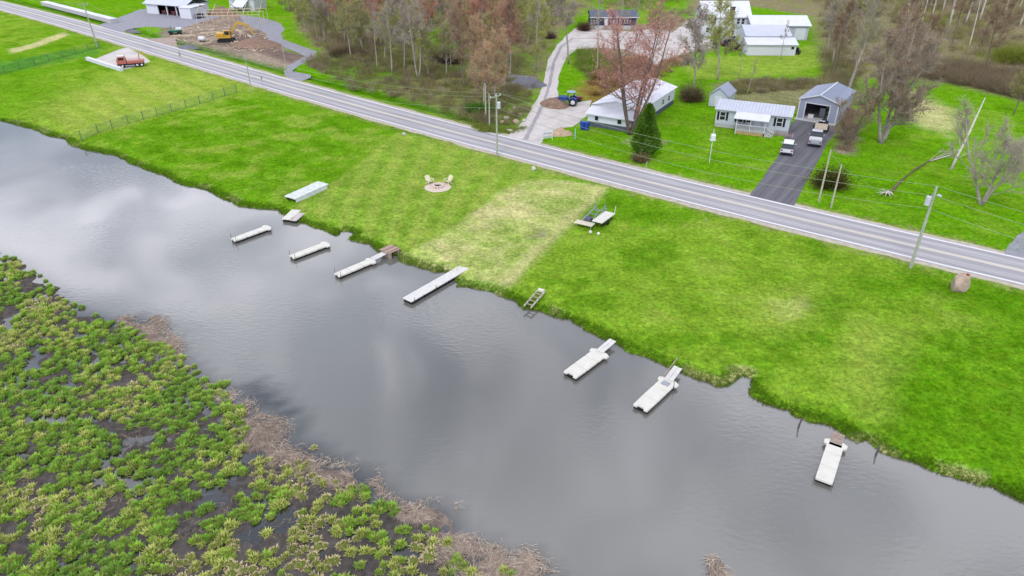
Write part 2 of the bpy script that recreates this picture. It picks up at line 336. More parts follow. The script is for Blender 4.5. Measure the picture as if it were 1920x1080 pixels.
# water sheet with a silt / clear-shallow attribute
wy = np.concatenate([np.arange(-60, 20, 5), np.arange(20, 140, 1.0), np.arange(140, 700, 40)]); wxs = np.concatenate([np.arange(-700, -150, 50), np.arange(-150, 70, 1.2), np.arange(70, 600, 50)])
WX, WY = np.meshgrid(wxs, wy); di = sdf(WX, WY, LAND); keep = di < 6
dp = sm((sdf(WX + (fbm(WX, WY, .4, 3, 8) - .5) * 2, WY + (fbm(WX, WY, .4, 3, 4) - .5) * 2, PP['deep']) + .8) / 1.6); ml = sm((sdf(WX, WY, MA) + 1.2) / 2)
silt = (np.array(srgb(126,126,120)) * (1 - .35 * fbm(WX, WY, .04, 3, 91)[..., None]))
wc = silt * (1 - .9 * np.maximum(dp, ml)[..., None])
wi = np.arange(WX.size).reshape(WX.shape); wq = np.stack([wi[:-1, :-1], wi[:-1, 1:], wi[1:, 1:], wi[1:, :-1]], -1).reshape(-1, 4)
kk = keep.ravel()[wq].any(1); wq = wq[kk]; used, inv = np.unique(wq, return_inverse=True); wq = inv.reshape(wq.shape)
wV = np.stack([WX.ravel(), WY.ravel(), np.full(WX.size, WZ)], -1)[used]
mw = bpy.data.materials.new('water'); mw.use_nodes = True; n = mw.node_tree.nodes; l = mw.node_tree.links; b = n['Principled BSDF']
a = n.new('ShaderNodeAttribute'); a.attribute_name = 'Col'; l.new(a.outputs['Color'], b.inputs['Base Color'])
b.inputs['IOR'].default_value = 1.95; b.inputs['Roughness'].default_value = .06
gg = n.new('ShaderNodeNewGeometry'); mp = n.new('ShaderNodeMapping'); mp.inputs['Rotation'].default_value = (0, 0, R(35)); mp.inputs['Scale'].default_value = (1, 2.2, 1)
l.new(gg.outputs['Position'], mp.inputs[0])
t1 = n.new('ShaderNodeTexNoise'); t1.inputs['Scale'].default_value = 1.5; t1.inputs['Detail'].default_value = 3; l.new(mp.outputs[0], t1.inputs['Vector'])
t2 = n.new('ShaderNodeTexNoise'); t2.inputs['Scale'].default_value = .07; t2.inputs['Detail'].default_value = 2; l.new(gg.outputs['Position'], t2.inputs['Vector'])
mr = n.new('ShaderNodeMapRange'); mr.inputs[1].default_value = .42; mr.inputs[2].default_value = .6; mr.inputs[3].default_value = .02; mr.inputs[4].default_value = .22; l.new(t2.outputs[0], mr.inputs[0])
bp = n.new('ShaderNodeBump'); bp.inputs['Distance'].default_value = .05; l.new(mr.outputs[0], bp.inputs['Strength']); l.new(t1.outputs[0], bp.inputs['Height']); l.new(bp.outputs[0], b.inputs['Normal'])
tag(link('water', np_mesh('water', wV, wq, mw, col=wc.reshape(-1, 3)[used], smooth=True)), kind='structure')
# ---------------------------------------------------------------- road
def ribbon(name, t0, t1, o0, o1, z, m, step=2.0, jit=0.0, kind='structure', parent=None):
    ts_ = np.arange(t0, t1 + .01, step); V = []; U = []
    for k, t in enumerate(ts_):
        for j, o in enumerate(np.linspace(o0, o1, 5)):
            jj = jit * (fbm(np.array(t), np.array(o0), .6, 3, 12) - .5) * 2 if j in (0, 4) else 0
            p = road_pt(t, o + jj * (1 if j == 4 else -1)); V.append((p[0], p[1], z)); U.append((o, t))
    q = [(k * 5 + j, k * 5 + j + 1, k * 5 + 6 + j, k * 5 + 5 + j)[::-1] for k in range(len(ts_) - 1) for j in range(4)]
    me = bpy.data.meshes.new(name); me.from_pydata(V, [], q); me.materials.append(m)
    uv = me.uv_layers.new(name='UVMap'); li = np.zeros(len(me.loops), np.int32); me.loops.foreach_get('vertex_index', li); uv.data.foreach_set('uv', np.array(U, np.float32)[li].ravel())
    o = link(name, me, parent)
    if kind and not parent: tag(o, kind=kind)
    if me.polygons[0].normal.z < 0: me.flip_normals()
    return o
def asphalt(name, rgb, tracks=.12):
    m = bpy.data.materials.new(name); m.use_nodes = True; n = m.node_tree.nodes; l = m.node_tree.links; b = n['Principled BSDF']; b.inputs['Roughness'].default_value = .85; b.inputs['Specular IOR Level'].default_value = .2
    uv = n.new('ShaderNodeUVMap'); s = n.new('ShaderNodeSeparateXYZ'); l.new(uv.outputs[0], s.inputs[0])
    w = n.new('ShaderNodeMath'); w.operation = 'MULTIPLY'; w.inputs[1].default_value = 3.6; l.new(s.outputs[0], w.inputs[0])
    c = n.new('ShaderNodeMath'); c.operation = 'COSINE'; l.new(w.outputs[0], c.inputs[0])
    mp = n.new('ShaderNodeMapping'); mp.inputs['Scale'].default_value = (2.2, .06, 1); l.new(uv.outputs[0], mp.inputs[0])
    t = n.new('ShaderNodeTexNoise'); t.inputs['Scale'].default_value = 1.4; t.inputs['Detail'].default_value = 6; l.new(mp.outputs[0], t.inputs['Vector'])
    g = n.new('ShaderNodeNewGeometry'); t2 = n.new('ShaderNodeTexNoise'); t2.inputs['Scale'].default_value = 9; t2.inputs['Detail'].default_value = 5; l.new(g.outputs['Position'], t2.inputs['Vector'])
    a = n.new('ShaderNodeMath'); a.operation = 'MULTIPLY_ADD'; l.new(c.outputs[0], a.inputs[0]); a.inputs[1].default_value = tracks * .5; l.new(t.outputs[0], a.inputs[2])
    a2 = n.new('ShaderNodeMath'); a2.operation = 'MULTIPLY_ADD'; l.new(t2.outputs[0], a2.inputs[0]); a2.inputs[1].default_value = .5; l.new(a.outputs[0], a2.inputs[2])
    r = n.new('ShaderNodeValToRGB'); r.color_ramp.elements[0].position = .55; r.color_ramp.elements[1].position = .95
    r.color_ramp.elements[0].color = (*[q * .76 for q in rgb], 1); r.color_ramp.elements[1].color = (*[q * 1.2 for q in rgb], 1); l.new(a2.outputs[0], r.inputs[0]); l.new(r.outputs[0], b.inputs['Base Color']); return m
M_road = asphalt('worn_asphalt', srgb(182,180,184), .25); M_drive = asphalt('dark_asphalt', srgb(112,111,118), .2)
M_gravel = mat('pale_gravel', srgb(212,206,202), 1, var=.16, scale=.35, bump=.5, dist=.05); M_gray = mat('grey_gravel', srgb(158,158,168), 1, var=.13, scale=.9, bump=.5)
M_sh = mat('shoulder_gravel', srgb(196,188,172), 1, var=.2, scale=1.6, bump=.4)
M_wl = mat('white_line_paint', srgb(244,243,248), .7, var=.08, scale=5); M_yl = mat('yellow_line_paint', srgb(236,226,204), .7, var=.1, scale=5)
T0, T1 = float(_t.min()) - 500, float(_t.max()) + 260
ribbon('road_shoulder', T0, T1, -4.35, 4.25, .006, M_sh, jit=.5); ribbon('road', T0, T1, -3.5, 3.5, .03, M_road)
for o_ in (-3.32, 3.04): tag(ribbon('edge_line', T0, T1, o_, o_ + .28, .036, M_wl), kind='structure')
for o_ in (-.22, .06): tag(ribbon('centre_line', T0, T1, o_, o_ + .17, .036, M_yl), kind='structure')
def sheet(name, px, z, m, jit=.5, step=1.5, kind='structure'):
    P = poly_px(px); Q = []
    for i in range(len(P)):
        a = np.array(P[i]); b_ = np.array(P[(i + 1) % len(P)]); k = max(1, int(np.linalg.norm(b_ - a) / step))
        for j in range(k):
            p = a + (b_ - a) * j / k; d = (b_ - a) / (np.linalg.norm(b_ - a) + 1e-6)
            Q.append(p + np.array([-d[1], d[0]]) * jit * (fbm(np.array(p[0]), np.array(p[1]), .5, 3, 66) - .5) * 2)
    tri = tessellate_polygon([[Vector((q[0], q[1], 0)) for q in Q]])
    me = bpy.data.meshes.new(name); me.from_pydata([(q[0], q[1], z) for q in Q], [], [tuple(t) for t in tri]); me.materials.append(m)
    uv = me.uv_layers.new(name='UVMap')
    for lp in me.loops: c = me.vertices[lp.vertex_index].co; uv.data[lp.index].uv = (c.x * .83 - c.y * .56, c.x * .56 + c.y * .83)
    o = link(name, me); tag(o, kind=kind)
    for p in me.polygons:
        if p.normal.z < 0: me.flip_normals(); break
    return o
sheet('paved_driveway', [(1400,372),(1430,335),(1460,290),(1469,264),(1486,229),(1495,223),(1532,228),(1576,237),(1552,268),(1535,300),(1510,345),(1488,388)], .016, M_drive, .12)
sheet('gravel_drive', [(950,268),(958,246),(985,225),(998,200),(1012,175),(1020,155),(1027,115),(1038,95),(1060,68),(1080,52),(1110,54),(1190,60),(1222,54),(1262,60),(1296,34),(1310,42),(1300,62),(1335,76),(1345,88),(1290,98),(1245,112),(1222,112),(1172,92),(1110,90),(1082,92),(1062,108),(1048,140),(1046,175),(1048,198),(1075,192),(1110,188),(1102,215),(1074,238),(1045,240),(1018,262),(1012,276)], .012, M_gravel, .35)
def rut(name, px, w, z, m, kind='structure'):
    P = [np.array(G(*p)) for p in px]; Q = []
    for a, b_ in zip(P[:-1], P[1:]):
        for k in range(8): Q.append(a + (b_ - a)*k/8)
    Q.append(P[-1]); V = []
    for i, p in enumerate(Q): d = Q[min(i+1, len(Q)-1)] - Q[max(i-1, 0)]; d = d/np.linalg.norm(d); nn = np.array([-d[1], d[0]]); ww = w*(.7 + .6*float(fbm(np.array(p[0]), np.array(p[1]), .8, 3, 17))); V += [(*(p - nn*ww/2), z), (*(p + nn*ww/2), z)]
    me = bpy.data.meshes.new(name); me.from_pydata(V, [], [(2*i, 2*i+2, 2*i+3, 2*i+1) for i in range(len(Q)-1)]); me.materials.append(m)
    if me.polygons[0].normal.z < 0: me.flip_normals()
    return tag(link(name, me), kind=kind)
M_rut = mat('grey_rut', srgb(172,168,172), 1, var=.14, scale=.9, bump=.4); M_rutp = mat('packed_pale_gravel', srgb(218,210,208), 1, var=.1, scale=.9)
rut('wheel_rut', [(985,262),(1006,220),(1018,195),(1030,158),(1038,118),(1052,88),(1074,72),(1120,72)], .7, .018, M_rut)
rut('wheel_rut', [(972,262),(994,224),(1012,192),(1023,158),(1032,112),(1048,84),(1070,66)], 1.0, .019, M_rutp); rut('wheel_rut', [(1000,262),(1020,222),(1030,195),(1040,158),(1046,118),(1058,94),(1080,80),(1150,78),(1230,80)], 1.1, .020, M_rutp)
rut('wheel_rut', [(1005,255),(1040,228),(1075,212),(1100,204)], 1.2, .021, M_rutp)
sheet('gravel_path', [(1222,110),(1240,112),(1222,145),(1190,160),(1150,152),(1190,138)], .014, M_gravel, .5)
sheet('grey_gravel_patch', [(935,150),(960,140),(1000,144),(1016,160),(1000,168),(960,166)], .014, M_gray, .8)
sheet('side_gravel_drive', [(1880,478),(1890,462),(1925,425),(2000,400),(2080,420),(2040,520),(1930,498)], .014, M_gray, .3)
sheet('grey_forecourt', [(186,47),(215,36),(262,18),(285,16),(300,20),(375,28),(404,24),(412,32),(380,40),(345,52),(318,52),(275,50),(245,54),(226,62),(205,56)], .012, M_gray, .4)
sheet('gravel_track', [(489,33),(519,40),(535,53),(525,64),(532,75),(565,86),(594,96),(591,110),(562,122),(546,134),(580,140),(584,146),(565,152),(545,146),(532,140),(538,125),(571,105),(529,86),(503,75),(497,61),(455,42),(449,28)], .014, M_gray, .5)
sheet('gravel_pad', [(178,111),(205,100),(231,90),(240,90),(262,101),(283,115),(258,124),(231,131)], .012, M_gravel, .2)
sheet('dirt_track', [(262,78),(285,72),(330,70),(330,86),(300,90),(278,87)], .010, mat('dirt', srgb(178,160,150), 1, var=.15, scale=.8), .6)
# ---------------------------------------------------------------- buildings
M_white = mat('white_siding', srgb(228,232,240), .6, var=.05, scale=1.5); M_wroof = mat('white_metal_roof', srgb(230,233,242), .45, var=.05, scale=.8)
M_groof = mat('pale_grey_roof', srgb(208,213,228), .5, var=.06, scale=.8); M_bsid = mat('blue_grey_siding', srgb(160,168,188), .6, var=.05)
M_psid = mat('pale_blue_grey_siding', srgb(204,213,224), .6, var=.05); M_broof = mat('blue_grey_metal_roof', srgb(150,160,184), .45, var=.06)
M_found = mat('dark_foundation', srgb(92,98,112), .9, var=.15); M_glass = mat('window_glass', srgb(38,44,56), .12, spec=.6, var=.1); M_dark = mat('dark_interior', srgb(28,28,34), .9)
M_black = mat('black_paint', srgb(30,32,38), .5); M_trim = mat('white_trim', srgb(232,233,238), .6, var=.03); M_navy = mat('navy_siding', srgb(58,66,90), .7, var=.1)
M_slate = mat('slate_blue_roof', srgb(96,104,124), .7, var=.1); M_wood = mat('weathered_wood', srgb(168,150,138), .9, var=.18, scale=4, bump=.3); M_newwood = mat('new_lumber', srgb(222,206,172), .8, var=.1, scale=3)
M_conc = mat('concrete', srgb(196,196,198), .9, var=.1, scale=2); M_brickc = mat('chimney_brick', srgb(84,70,78), .9, var=.2, scale=6); M_metal = mat('galvanised_metal', srgb(168,174,186), .45, metal=.3, var=.1)
def gable(mb, x0, x1, y0, y1, z0, ze, zr, axis='x'):          # closed gabled block
    if axis == 'x': ym = (y0 + y1) / 2; mb.prism([(y0, z0), (y1, z0), (y1, ze), (ym, zr), (y0, ze)], x0, x1, 'x')
    else: xm = (x0 + x1) / 2; mb.prism([(x0, z0), (x1, z0), (x1, ze), (xm, zr), (x0, ze)], y0, y1, 'y')
    return mb
def gable_roof(mb, x0, x1, y0, y1, ze, zr, axis='x', oh=.35, th=.14, ohe=None):
    ohe = oh if ohe is None else ohe
    if axis == 'x': a0, a1, b0, b1 = y0, y1, x0 - ohe, x1 + ohe
    else: a0, a1, b0, b1 = x0, x1, y0 - ohe, y1 + ohe
    m = (a0 + a1) / 2; s = (zr - ze) / (m - a0); e = ze - s * oh
    p = [(a0 - oh, e + .03), (m, zr + .03), (a1 + oh, e + .03), (a1 + oh, e + .03 + th), (m, zr + .03 + th), (a0 - oh, e + .03 + th)]
    mb.prism(p, b0, b1, 'x' if axis == 'x' else 'y'); return mb
def face_m(side, L_, W_):                                      # local frame lying on a wall: x along it, y outwards, z up
    return {'front': Matrix(((1,0,0,0),(0,-1,0,0),(0,0,1,0),(0,0,0,1))), 'right': Matrix(((0,1,0,L_),(1,0,0,0),(0,0,1,0),(0,0,0,1))), 'left': Matrix(((0,-1,0,0),(1,0,0,0),(0,0,1,0),(0,0,0,1)))}[side]
def window(parent, M, x, z, w, h, trim=M_trim, shut=None, dbl=True):
    f = MB()
    for q in ((x - w/2 - .1, x - w/2, z - .1, z + h + .1), (x + w/2, x + w/2 + .1, z - .1, z + h + .1), (x - w/2, x + w/2, z - .1, z), (x - w/2, x + w/2, z + h, z + h + .1)): f.box(q[0], q[1], 0, .06, q[2], q[3], M)
    if dbl: f.box(x - w/2, x + w/2, 0, .05, z + h/2 - .04, z + h/2 + .04, M)
    o = f.build('window', trim, parent); MB().box(x - w/2, x + w/2, 0, .025, z, z + h, M).build('pane', M_glass, o)
    if shut:
        for sx in (-1, 1): c = x + sx * (w/2 + .1 + .2); MB().box(c - .17, c + .17, 0, .05, z - .05, z + h + .05, M).build('shutter', shut, parent)
def door(parent, M, x, z, w=.95, h=2.05, m=M_trim):
    MB().box(x - w/2, x + w/2, 0, .07, z, z + h, M).build('door', m, parent)
# mobile home with porch
A_ = G(1339,237); _b = G(1474,253); YH = math.atan2(_b[1] - A_[1], _b[0] - A_[0])
t = thing('mobile_home', 'pale grey single-storey home with a white metal roof and covered porch by the paved driveway', 'house', A_, YH); L_, W_, hw, hr = math.dist(A_, _b) + .2, 5.6, 3.0, 3.75; z0 = .0
FM = face_m('front', L_, W_); RM = face_m('right', L_, W_)
gable(MB(), 0, L_, 0, W_, .55, hw, hr).build('wall', M_psid, t); MB().box(.06, L_ - .06, .06, W_ - .06, -.4, .55).build('skirting', M_conc, t)
rf = gable_roof(MB(), 0, L_, 0, W_, hw, hr, oh=.3, ohe=.25).build('roof', M_groof, t)
rb = MB(); s_ = (hr - hw) / (W_/2)
for k in range(23): x = -.1 + k * .5; rb.bar((x, -.28, hw - s_*.28 + .19), (x, W_/2 - .1, hr + .17), .04, .03)
rb.build('roof_rib', M_bsid, rf); MB().bar((-.25, -.38, hw - .02), (L_ + .25, -.38, hw - .02), .12, .1).build('gutter', M_trim, t)
for x in (.12, L_ - .12): MB().box(x - .04, x + .04, -.1, -.02, .1, hw - .1).build('downspout', M_trim, t)
for x in (1.1, 3.9, 9.9): window(t, FM, x, 1.25, .8, 1.25, shut=M_black)
door(t, FM, 6.6, .75); window(t, FM, 5.3, 1.3, .8, 1.1); window(t, RM, 2.8, 1.35, .9, 1.1)
p = MB(); p.box(3.6, 8.1, -2.6, -.02, .5, .62); p.build('porch_deck', M_conc, t)
MB().box(3.75, 7.9, -2.55, -.1, -.05, .5).build('porch_lattice', mat('tan_lattice', srgb(190,164,110), .9, var=.15), t)
pr = MB(); pr.prism([(-3.05, 2.5), (-.01, 2.92), (-.01, 3.02), (-3.05, 2.6)], 3.2, 8.5, 'x'); pr.build('porch_roof', M_wroof, t)
for x in (3.7, 5.8, 8.0): MB().box(x - .06, x + .06, -2.62, -2.5, -.05 if x == 3.7 else .62, 2.56).build('porch_post', M_trim, t)
r_ = MB()
for a, b_ in (((3.76,-2.56),(5.74,-2.56)), ((5.86,-2.56),(7.94,-2.56)), ((3.7,-2.5),(3.7,-.05))):
    r_.bar((*a, 1.55), (*b_, 1.55), .06); r_.bar((*a, .75), (*b_, .75), .05); n_ = int(math.dist(a, b_) / .16)
    for k in range(1, n_): x = a[0] + (b_[0]-a[0])*k/n_; y = a[1] + (b_[1]-a[1])*k/n_; r_.box(x-.025, x+.025, y-.025, y+.025, .77, 1.53)
r_.build('railing', M_trim, t)
st = MB()
for k in range(4): st.box(8.1 + k*.3, 8.4 + k*.3, -2.4, -1.2, -.1, .5 - k*.14)
st.build('step', M_conc, t)
sr = MB()
for y in (-2.42, -1.15):
    sr.bar((8.1, y, 1.55), (9.35, y, .95), .06); sr.bar((8.1, y, .85), (9.35, y, .25), .05)
    for k in range(6): x = 8.15 + k*.235; z = 1.55 - (x-8.1)*.48; sr.box(x-.025, x+.025, y-.025, y+.025, z-.7, z)
sr.build('stair_railing', M_trim, t)
fb = MB(); 
for k in range(9): fb.tube([(9.4 + k*.35, -.75 + .1*(k%2), 0), (9.4 + k*.35 + .05, -.7, .55 + .1*(k%3))], [.2, .02], 6)
fb.build('flower_bed_stone', mat('pinkish_shrub', srgb(172,150,152), 1, var=.25), t)
# open garage
A_ = G(1493,221); t = thing('garage', 'blue-grey metal garage with its big door open at the top of the paved driveway', 'garage', A_, R(-36)); L_, W_, hw, hr = 6.3, 10.4, 3.3, 4.25
wl = MB(); dx0, dx1, dh = 1.15, 4.95, 2.75; xm = L_/2
wl.prism([(0,0),(dx0,0),(dx0,dh),(dx1,dh),(dx1,0),(L_,0),(L_,hw),(xm,hr),(0,hw)], 0, .15, 'y'); wl.prism([(0,0),(L_,0),(L_,hw),(xm,hr),(0,hw)], W_-.15, W_, 'y')
wl.box(0, .15, .15, W_-.15, 0, hw); wl.box(L_-.15, L_, .15, W_-.15, 0, hw); wl.build('wall', M_bsid, t)
rf = gable_roof(MB(), 0, L_, 0, W_, hw, hr, 'y', oh=.2, ohe=.2, th=.1).build('roof', M_broof, t)
rb = MB(); 
for k in range(24):
    y = -.1 + k*.45
    for sx in (-1, 1): rb.bar((xm, y, hr+.14), (xm + sx*(L_/2+.18), y, hw + .07), .04, .03)
rb.build('roof_rib', M_broof, rf)
tr = MB(); tr.bar((-.2,-.24,hw-.02),(xm,-.24,hr+.1),.05,.16); tr.bar((xm,-.24,hr+.1),(L_+.2,-.24,hw-.02),.05,.16); tr.box(-.03,.14,-.04,0,0,hw-.1); tr.box(L_-.14,L_+.03,-.04,0,0,hw-.1)
tr.box(xm-.1, xm+.1, -.2, W_+.2, hr+.13, hr+.18); tr.build('trim', M_trim, t)
df = MB(); df.box(dx0-.14,dx0,-.05,.02,0,dh+.12); df.box(dx1,dx1+.14,-.05,.02,0,dh+.12); df.box(dx0,dx1,-.05,.02,dh,dh+.12); df.build('door_frame', M_trim, t)
MB().box(-.1, L_+.2, -1.1, W_, .02, .07).build('concrete_apron', M_conc, t)
MB().box(1.0, 5.1, .3, 3.3, dh + .02, dh + .1).build('raised_door', M_white, t)
def crate(name, lab, cat, base, rz, dims, m, z=.07): 
    o = MB().box(-dims[0]/2, dims[0]/2, -dims[1]/2, dims[1]/2, 0, dims[2]).build(name, m, bevel=.03); MBt = o
    o.location = (*base, z); o.rotation_euler = (0,0,rz); return tag(o, lab, cat)
def inloc(th_, x, y): c, s = math.cos(th_.rotation_euler[2]), math.sin(th_.rotation_euler[2]); return (th_.location[0] + c*x - s*y, th_.location[1] + s*x + c*y)
sf = thing('storage_shelf', 'tall shelf with boxes inside the open garage', 'shelf', inloc(t, 4.4, 3.2), R(-36), )
q = MB(); 
for z in (.1, .8, 1.5, 2.2): q.box(-.6, .6, -.3, .3, z, z+.05)
for x in (-.58, .58):
    for y in (-.28, .28): q.box(x-.03, x+.03, y-.03, y+.03, .07, 2.25)
q.build('shelf', M_metal, sf); q = MB(); 
for x, z, w_ in ((-.3, .15, .4), (.25, .15, .5), (0, .85, .7), (-.3, 1.55, .35), (.3, 1.55, .4)): q.box(x-w_/2, x+w_/2, -.25, .25, z, z+.4)
q.build('box', mat('olive_box', srgb(150,140,110), .8, var=.3), sf)
crate('white_box', 'white box standing just inside the open garage door', 'box', inloc(t, 2.0, 1.2), R(-30), (.9, .7, .6), M_trim)
crate('tool_cabinet', 'grey tool cabinet at the middle of the open garage', 'cabinet', inloc(t, 3.4, 3.0), R(-36), (.9, .6, 1.5), M_metal)
# small shed behind the home
t = thing('garden_shed', 'small grey shed with a steep gable roof behind the white-roofed home', 'shed', G(1328,198), R(-30)); L_, W_ = 3.3, 5.0
gable(MB(), 0, L_, 0, W_, 0, 2.0, 3.3, 'y').build('wall', M_psid, t); gable_roof(MB(), 0, L_, 0, W_, 2.0, 3.3, 'y', oh=.2, th=.08).build('roof', M_broof, t)
MB().box(1.0, 2.2, -.05, 0, .05, 1.9).build('door', M_white, t)
# long white house with the red maple in front
YW = R(-30.5); t = thing('white_long_house', 'long low white house with a pale metal roof behind the red maple', 'house', G(1101,236), YW); L_, W_ = 7.8, 20.0; hw, hr = 2.7, 4.0
MB().box(.05, L_-.05, .05, W_-.05, -.3, .85).build('foundation', M_found, t)
gable(MB(), 0, L_, 2.4, W_, .85, hw + .35, hr, 'y').build('wall', M_white, t)
MB().prism([(0,.85),(2.4,.85),(2.4,hw+.2),(0,hw-.45)], 0, L_, 'x').build('front_wall', M_white, t)
gable_roof(MB(), 0, L_, 2.4, W_, hw+.35, hr, 'y', oh=.35, th=.1).build('roof', mat('patchy_white_roof', srgb(232,232,242), .6, var=.12, scale=.7), t)
MB().prism([(-.5,hw-.62),(2.42,hw+.2),(2.42,hw+.3),(-.5,hw-.5)], -.3, L_+.3, 'x').build('porch_roof', M_wroof, t)
FM = face_m('front', L_, W_); RM = face_m('right', L_, W_); window(t, FM, 1.6, 1.15, .6, .7, dbl=False); window(t, FM, 5.6, 1.15, .7, .7, dbl=False); window(t, RM, 6, 1.4, .8, .8); window(t, RM, 14, 1.4, .8, .8); window(t, RM, 17, 1.4, .8, .8)
# navy house
t = thing('navy_house', 'small navy single-storey house with white windows and door at the end of the gravel drive', 'house', (21.7, 202.3), 0); L_, W_ = 12.9, 6.5
MB().box(-.05, L_+.05, -.05, W_, -.3, 1.0).build('skirting', mat('pale_skirting', srgb(205,206,205), .8), t); gable(MB(), 0, L_, 0, W_, 1.0, 3.3, 4.5).build('wall', M_navy, t)
rf = gable_roof(MB(), 0, L_, 0, W_, 3.3, 4.5, oh=.3, th=.12).build('roof', M_slate, t); MB().box(-.35, L_+.35, -.42, -.3, 3.05, 3.25).build('fascia', M_trim, t)
FM = face_m('front', L_, W_)
for x in (1.3, 5.9, 6.9, 9.7): window(t, FM, x, 1.7, .75, 1.1)
door(t, FM, 4.3, 1.05, 1.0, 2.0); MB().box(0, .15, -.03, 0, 1.0, 3.3).build('corner_board', M_trim, t); MB().box(L_-.15, L_, -.03, 0, 1.0, 3.3).build('corner_board', M_trim, t)
st = MB(); 
for k in range(4): st.box(3.7, 4.9, -1.3 + k*.3, -.06, k*.25, k*.25+.25)
st.build('step', M_wood, t); MB().cyl(1.0, 3.0, 4.4, 5.1, .07).build('vent_pipe', M_trim, rf); MB().cyl(3.1, 3.0, 4.4, 5.2, .09).build('vent_pipe', M_trim, rf)
# farmhouse
t = thing('farmhouse', 'two-storey white farmhouse with a white metal roof and a dark chimney', 'house', (50.0, 191.9), 0); L_, W_ = 12.2, 9.0
gable(MB(), 0, L_, 0, W_, 0, 4.9, 8.0).build('wall', M_white, t); gable_roof(MB(), 0, L_, 0, W_, 4.9, 8.0, oh=.4, th=.14).build('roof', M_wroof, t); FM = face_m('front', L_, W_)
for x in (9.2, 10.4): window(t, FM, x, 3.1, .7, 1.3)
window(t, FM, 9.3, 1.0, .8, .7, dbl=False); window(t, FM, 3.0, 3.1, .7, 1.3); window(t, FM, 1.5, 1.0, .8, 1.2)
MB().box(6.6, 7.7, -.75, -.02, 0, 7.2).box(6.5, 7.8, -.85, .02, 7.2, 7.35).build('chimney', M_brickc, t)
w_ = gable(MB(), 4.6, 8.8, -3.6, -.9, 0, 2.6, 4.0, 'y').build('wing_wall', M_white, t); gable_roof(MB(), 4.6, 8.8, -3.6, -.9, 2.6, 4.0, 'y', oh=.3, th=.1).build('wing_roof', M_groof, t)
WM = Matrix.Translation((0, -3.6, 0)) @ FM
for x in (6.1, 7.1): window(t, WM, x, .95, .55, 1.1)
# barns
t = thing('white_barn', 'long white barn with a lower lean-to roof along its front', 'barn', (54.9, 167.9), R(-2)); L_ = 11.2
MB().prism([(0,0),(3.4,0),(3.4,3.3),(0,2.4)], 0, L_, 'x').build('lean_to_wall', M_white, t); MB().prism([(-.4,2.36),(3.4,3.36),(3.4,3.48),(-.4,2.48)], -.3, L_+.4, 'x').build('lean_to_roof', M_wroof, t)
gable(MB(), .15, L_-.4, 3.4, 12.4, 0, 3.7, 5.4).build('wall', M_psid, t); gable_roof(MB(), .15, L_-.4, 3.4, 12.4, 3.7, 5.4, oh=.12, th=.12).build('roof', M_groof, t)
FM = face_m('front', L_, 4); window(t, FM, 10.4, 1.4, .7, .6, dbl=False)
t = thing('rear_barn', 'taller white barn standing behind the long white barn', 'barn', (61.5, 186.9), R(-2)); L_, W_ = 14.3, 9
gable(MB(), 0, L_, 0, W_, 0, 3.6, 5.2).build('wall', mat('pale_grey_siding', srgb(196,200,210), .6), t); gable_roof(MB(), 0, L_, 0, W_, 3.6, 5.2, oh=.5, th=.14).build('roof', M_wroof, t)
MB().box(11.0, 13.6, -.05, 0, .1, 3.0).build('door', M_white, t)
# three-bay workshop, upper left
YL = R(-24); A_ = G(277,25); t = thing('three_bay_workshop', 'white workshop with three open dark bays by the grey forecourt', 'workshop', A_, YL); L_, W_, hw = 16.5, 9.0, 3.1
wl = MB(); wl.box(0, 4.6, 0, .2, 0, hw); wl.box(4.6, L_, 0, .2, hw-.35, hw); wl.box(0, .2, .2, W_, 0, hw); wl.box(L_-.2, L_, .2, W_, 0, hw); wl.box(.2, L_-.2, W_-.2, W_, 0, hw); wl.build('wall', M_white, t)
for x in (4.6, 8.4, 12.3, 16.1): MB().box(x, x+.3, -.04, .24, 0, hw-.36).build('bay_post', M_trim, t)
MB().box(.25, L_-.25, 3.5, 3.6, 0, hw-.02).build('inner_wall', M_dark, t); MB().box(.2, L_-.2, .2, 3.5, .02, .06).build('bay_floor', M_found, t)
gable_roof(MB(), 0, L_, 0, W_, hw, 5.2, oh=.6, th=.16).build('roof', M_groof, t)
an = MB().box(L_+.05, L_+4.6, -2.6, 3.4, 0, 2.9).build('side_room', M_white, t); MB().prism([(-2.8,2.95),(3.5,3.3),(3.5,3.42),(-2.8,3.07)], L_+.02, L_+4.8, 'x').build('side_room_roof', M_wroof, t)
b_ = inloc(t, L_ + 4.2, -3.0)
crate('blue_dumpster', 'dark blue container at the corner of the three-bay workshop', 'container', inloc(t, L_+5.5, -.4), YL, (1.2, 2.2, 1.3), mat('navy_container', srgb(40,56,100), .5), 0)
for k, x in enumerate((6.4, 10.3, 14.0)):
    crate('parked_mower', ('dark red machine parked in the first open bay','dark red machine parked in the middle open bay','dark machine parked in the last open bay')[k], 'machine', inloc(t, x, 1.8), YL, (1.6, 2.4, 1.1), mat('maroon_paint', srgb(96,46,54), .5) if k < 2 else M_black, .06)
# white house corner and ramp roof near the timber frame
A_ = G(432,18); t = thing('white_cottage', 'white cottage with a slanting white roof beside the timber frame', 'house', A_, R(-15)); L_ = 9
gable(MB(), 0, L_, 0, 7, 0, 3.2, 4.6).build('wall', M_white, t); gable_roof(MB(), 0, L_, 0, 7, 3.2, 4.6, oh=.3).build('roof', M_wroof, t); MB().box(1.5, 3.4, -.05, 0, .2, 2.5).build('door', M_dark, t)
MB().prism([(-3.6,1.3),(0,3.1),(0,3.25),(-3.6,1.45)], 2.8, 7.2, 'x').build('porch_roof', M_wroof, t)
for x in (2.9, 7.0): MB().box(x-.08, x+.08, -3.5, -3.35, 0, 1.35).build('porch_post', M_trim, t)
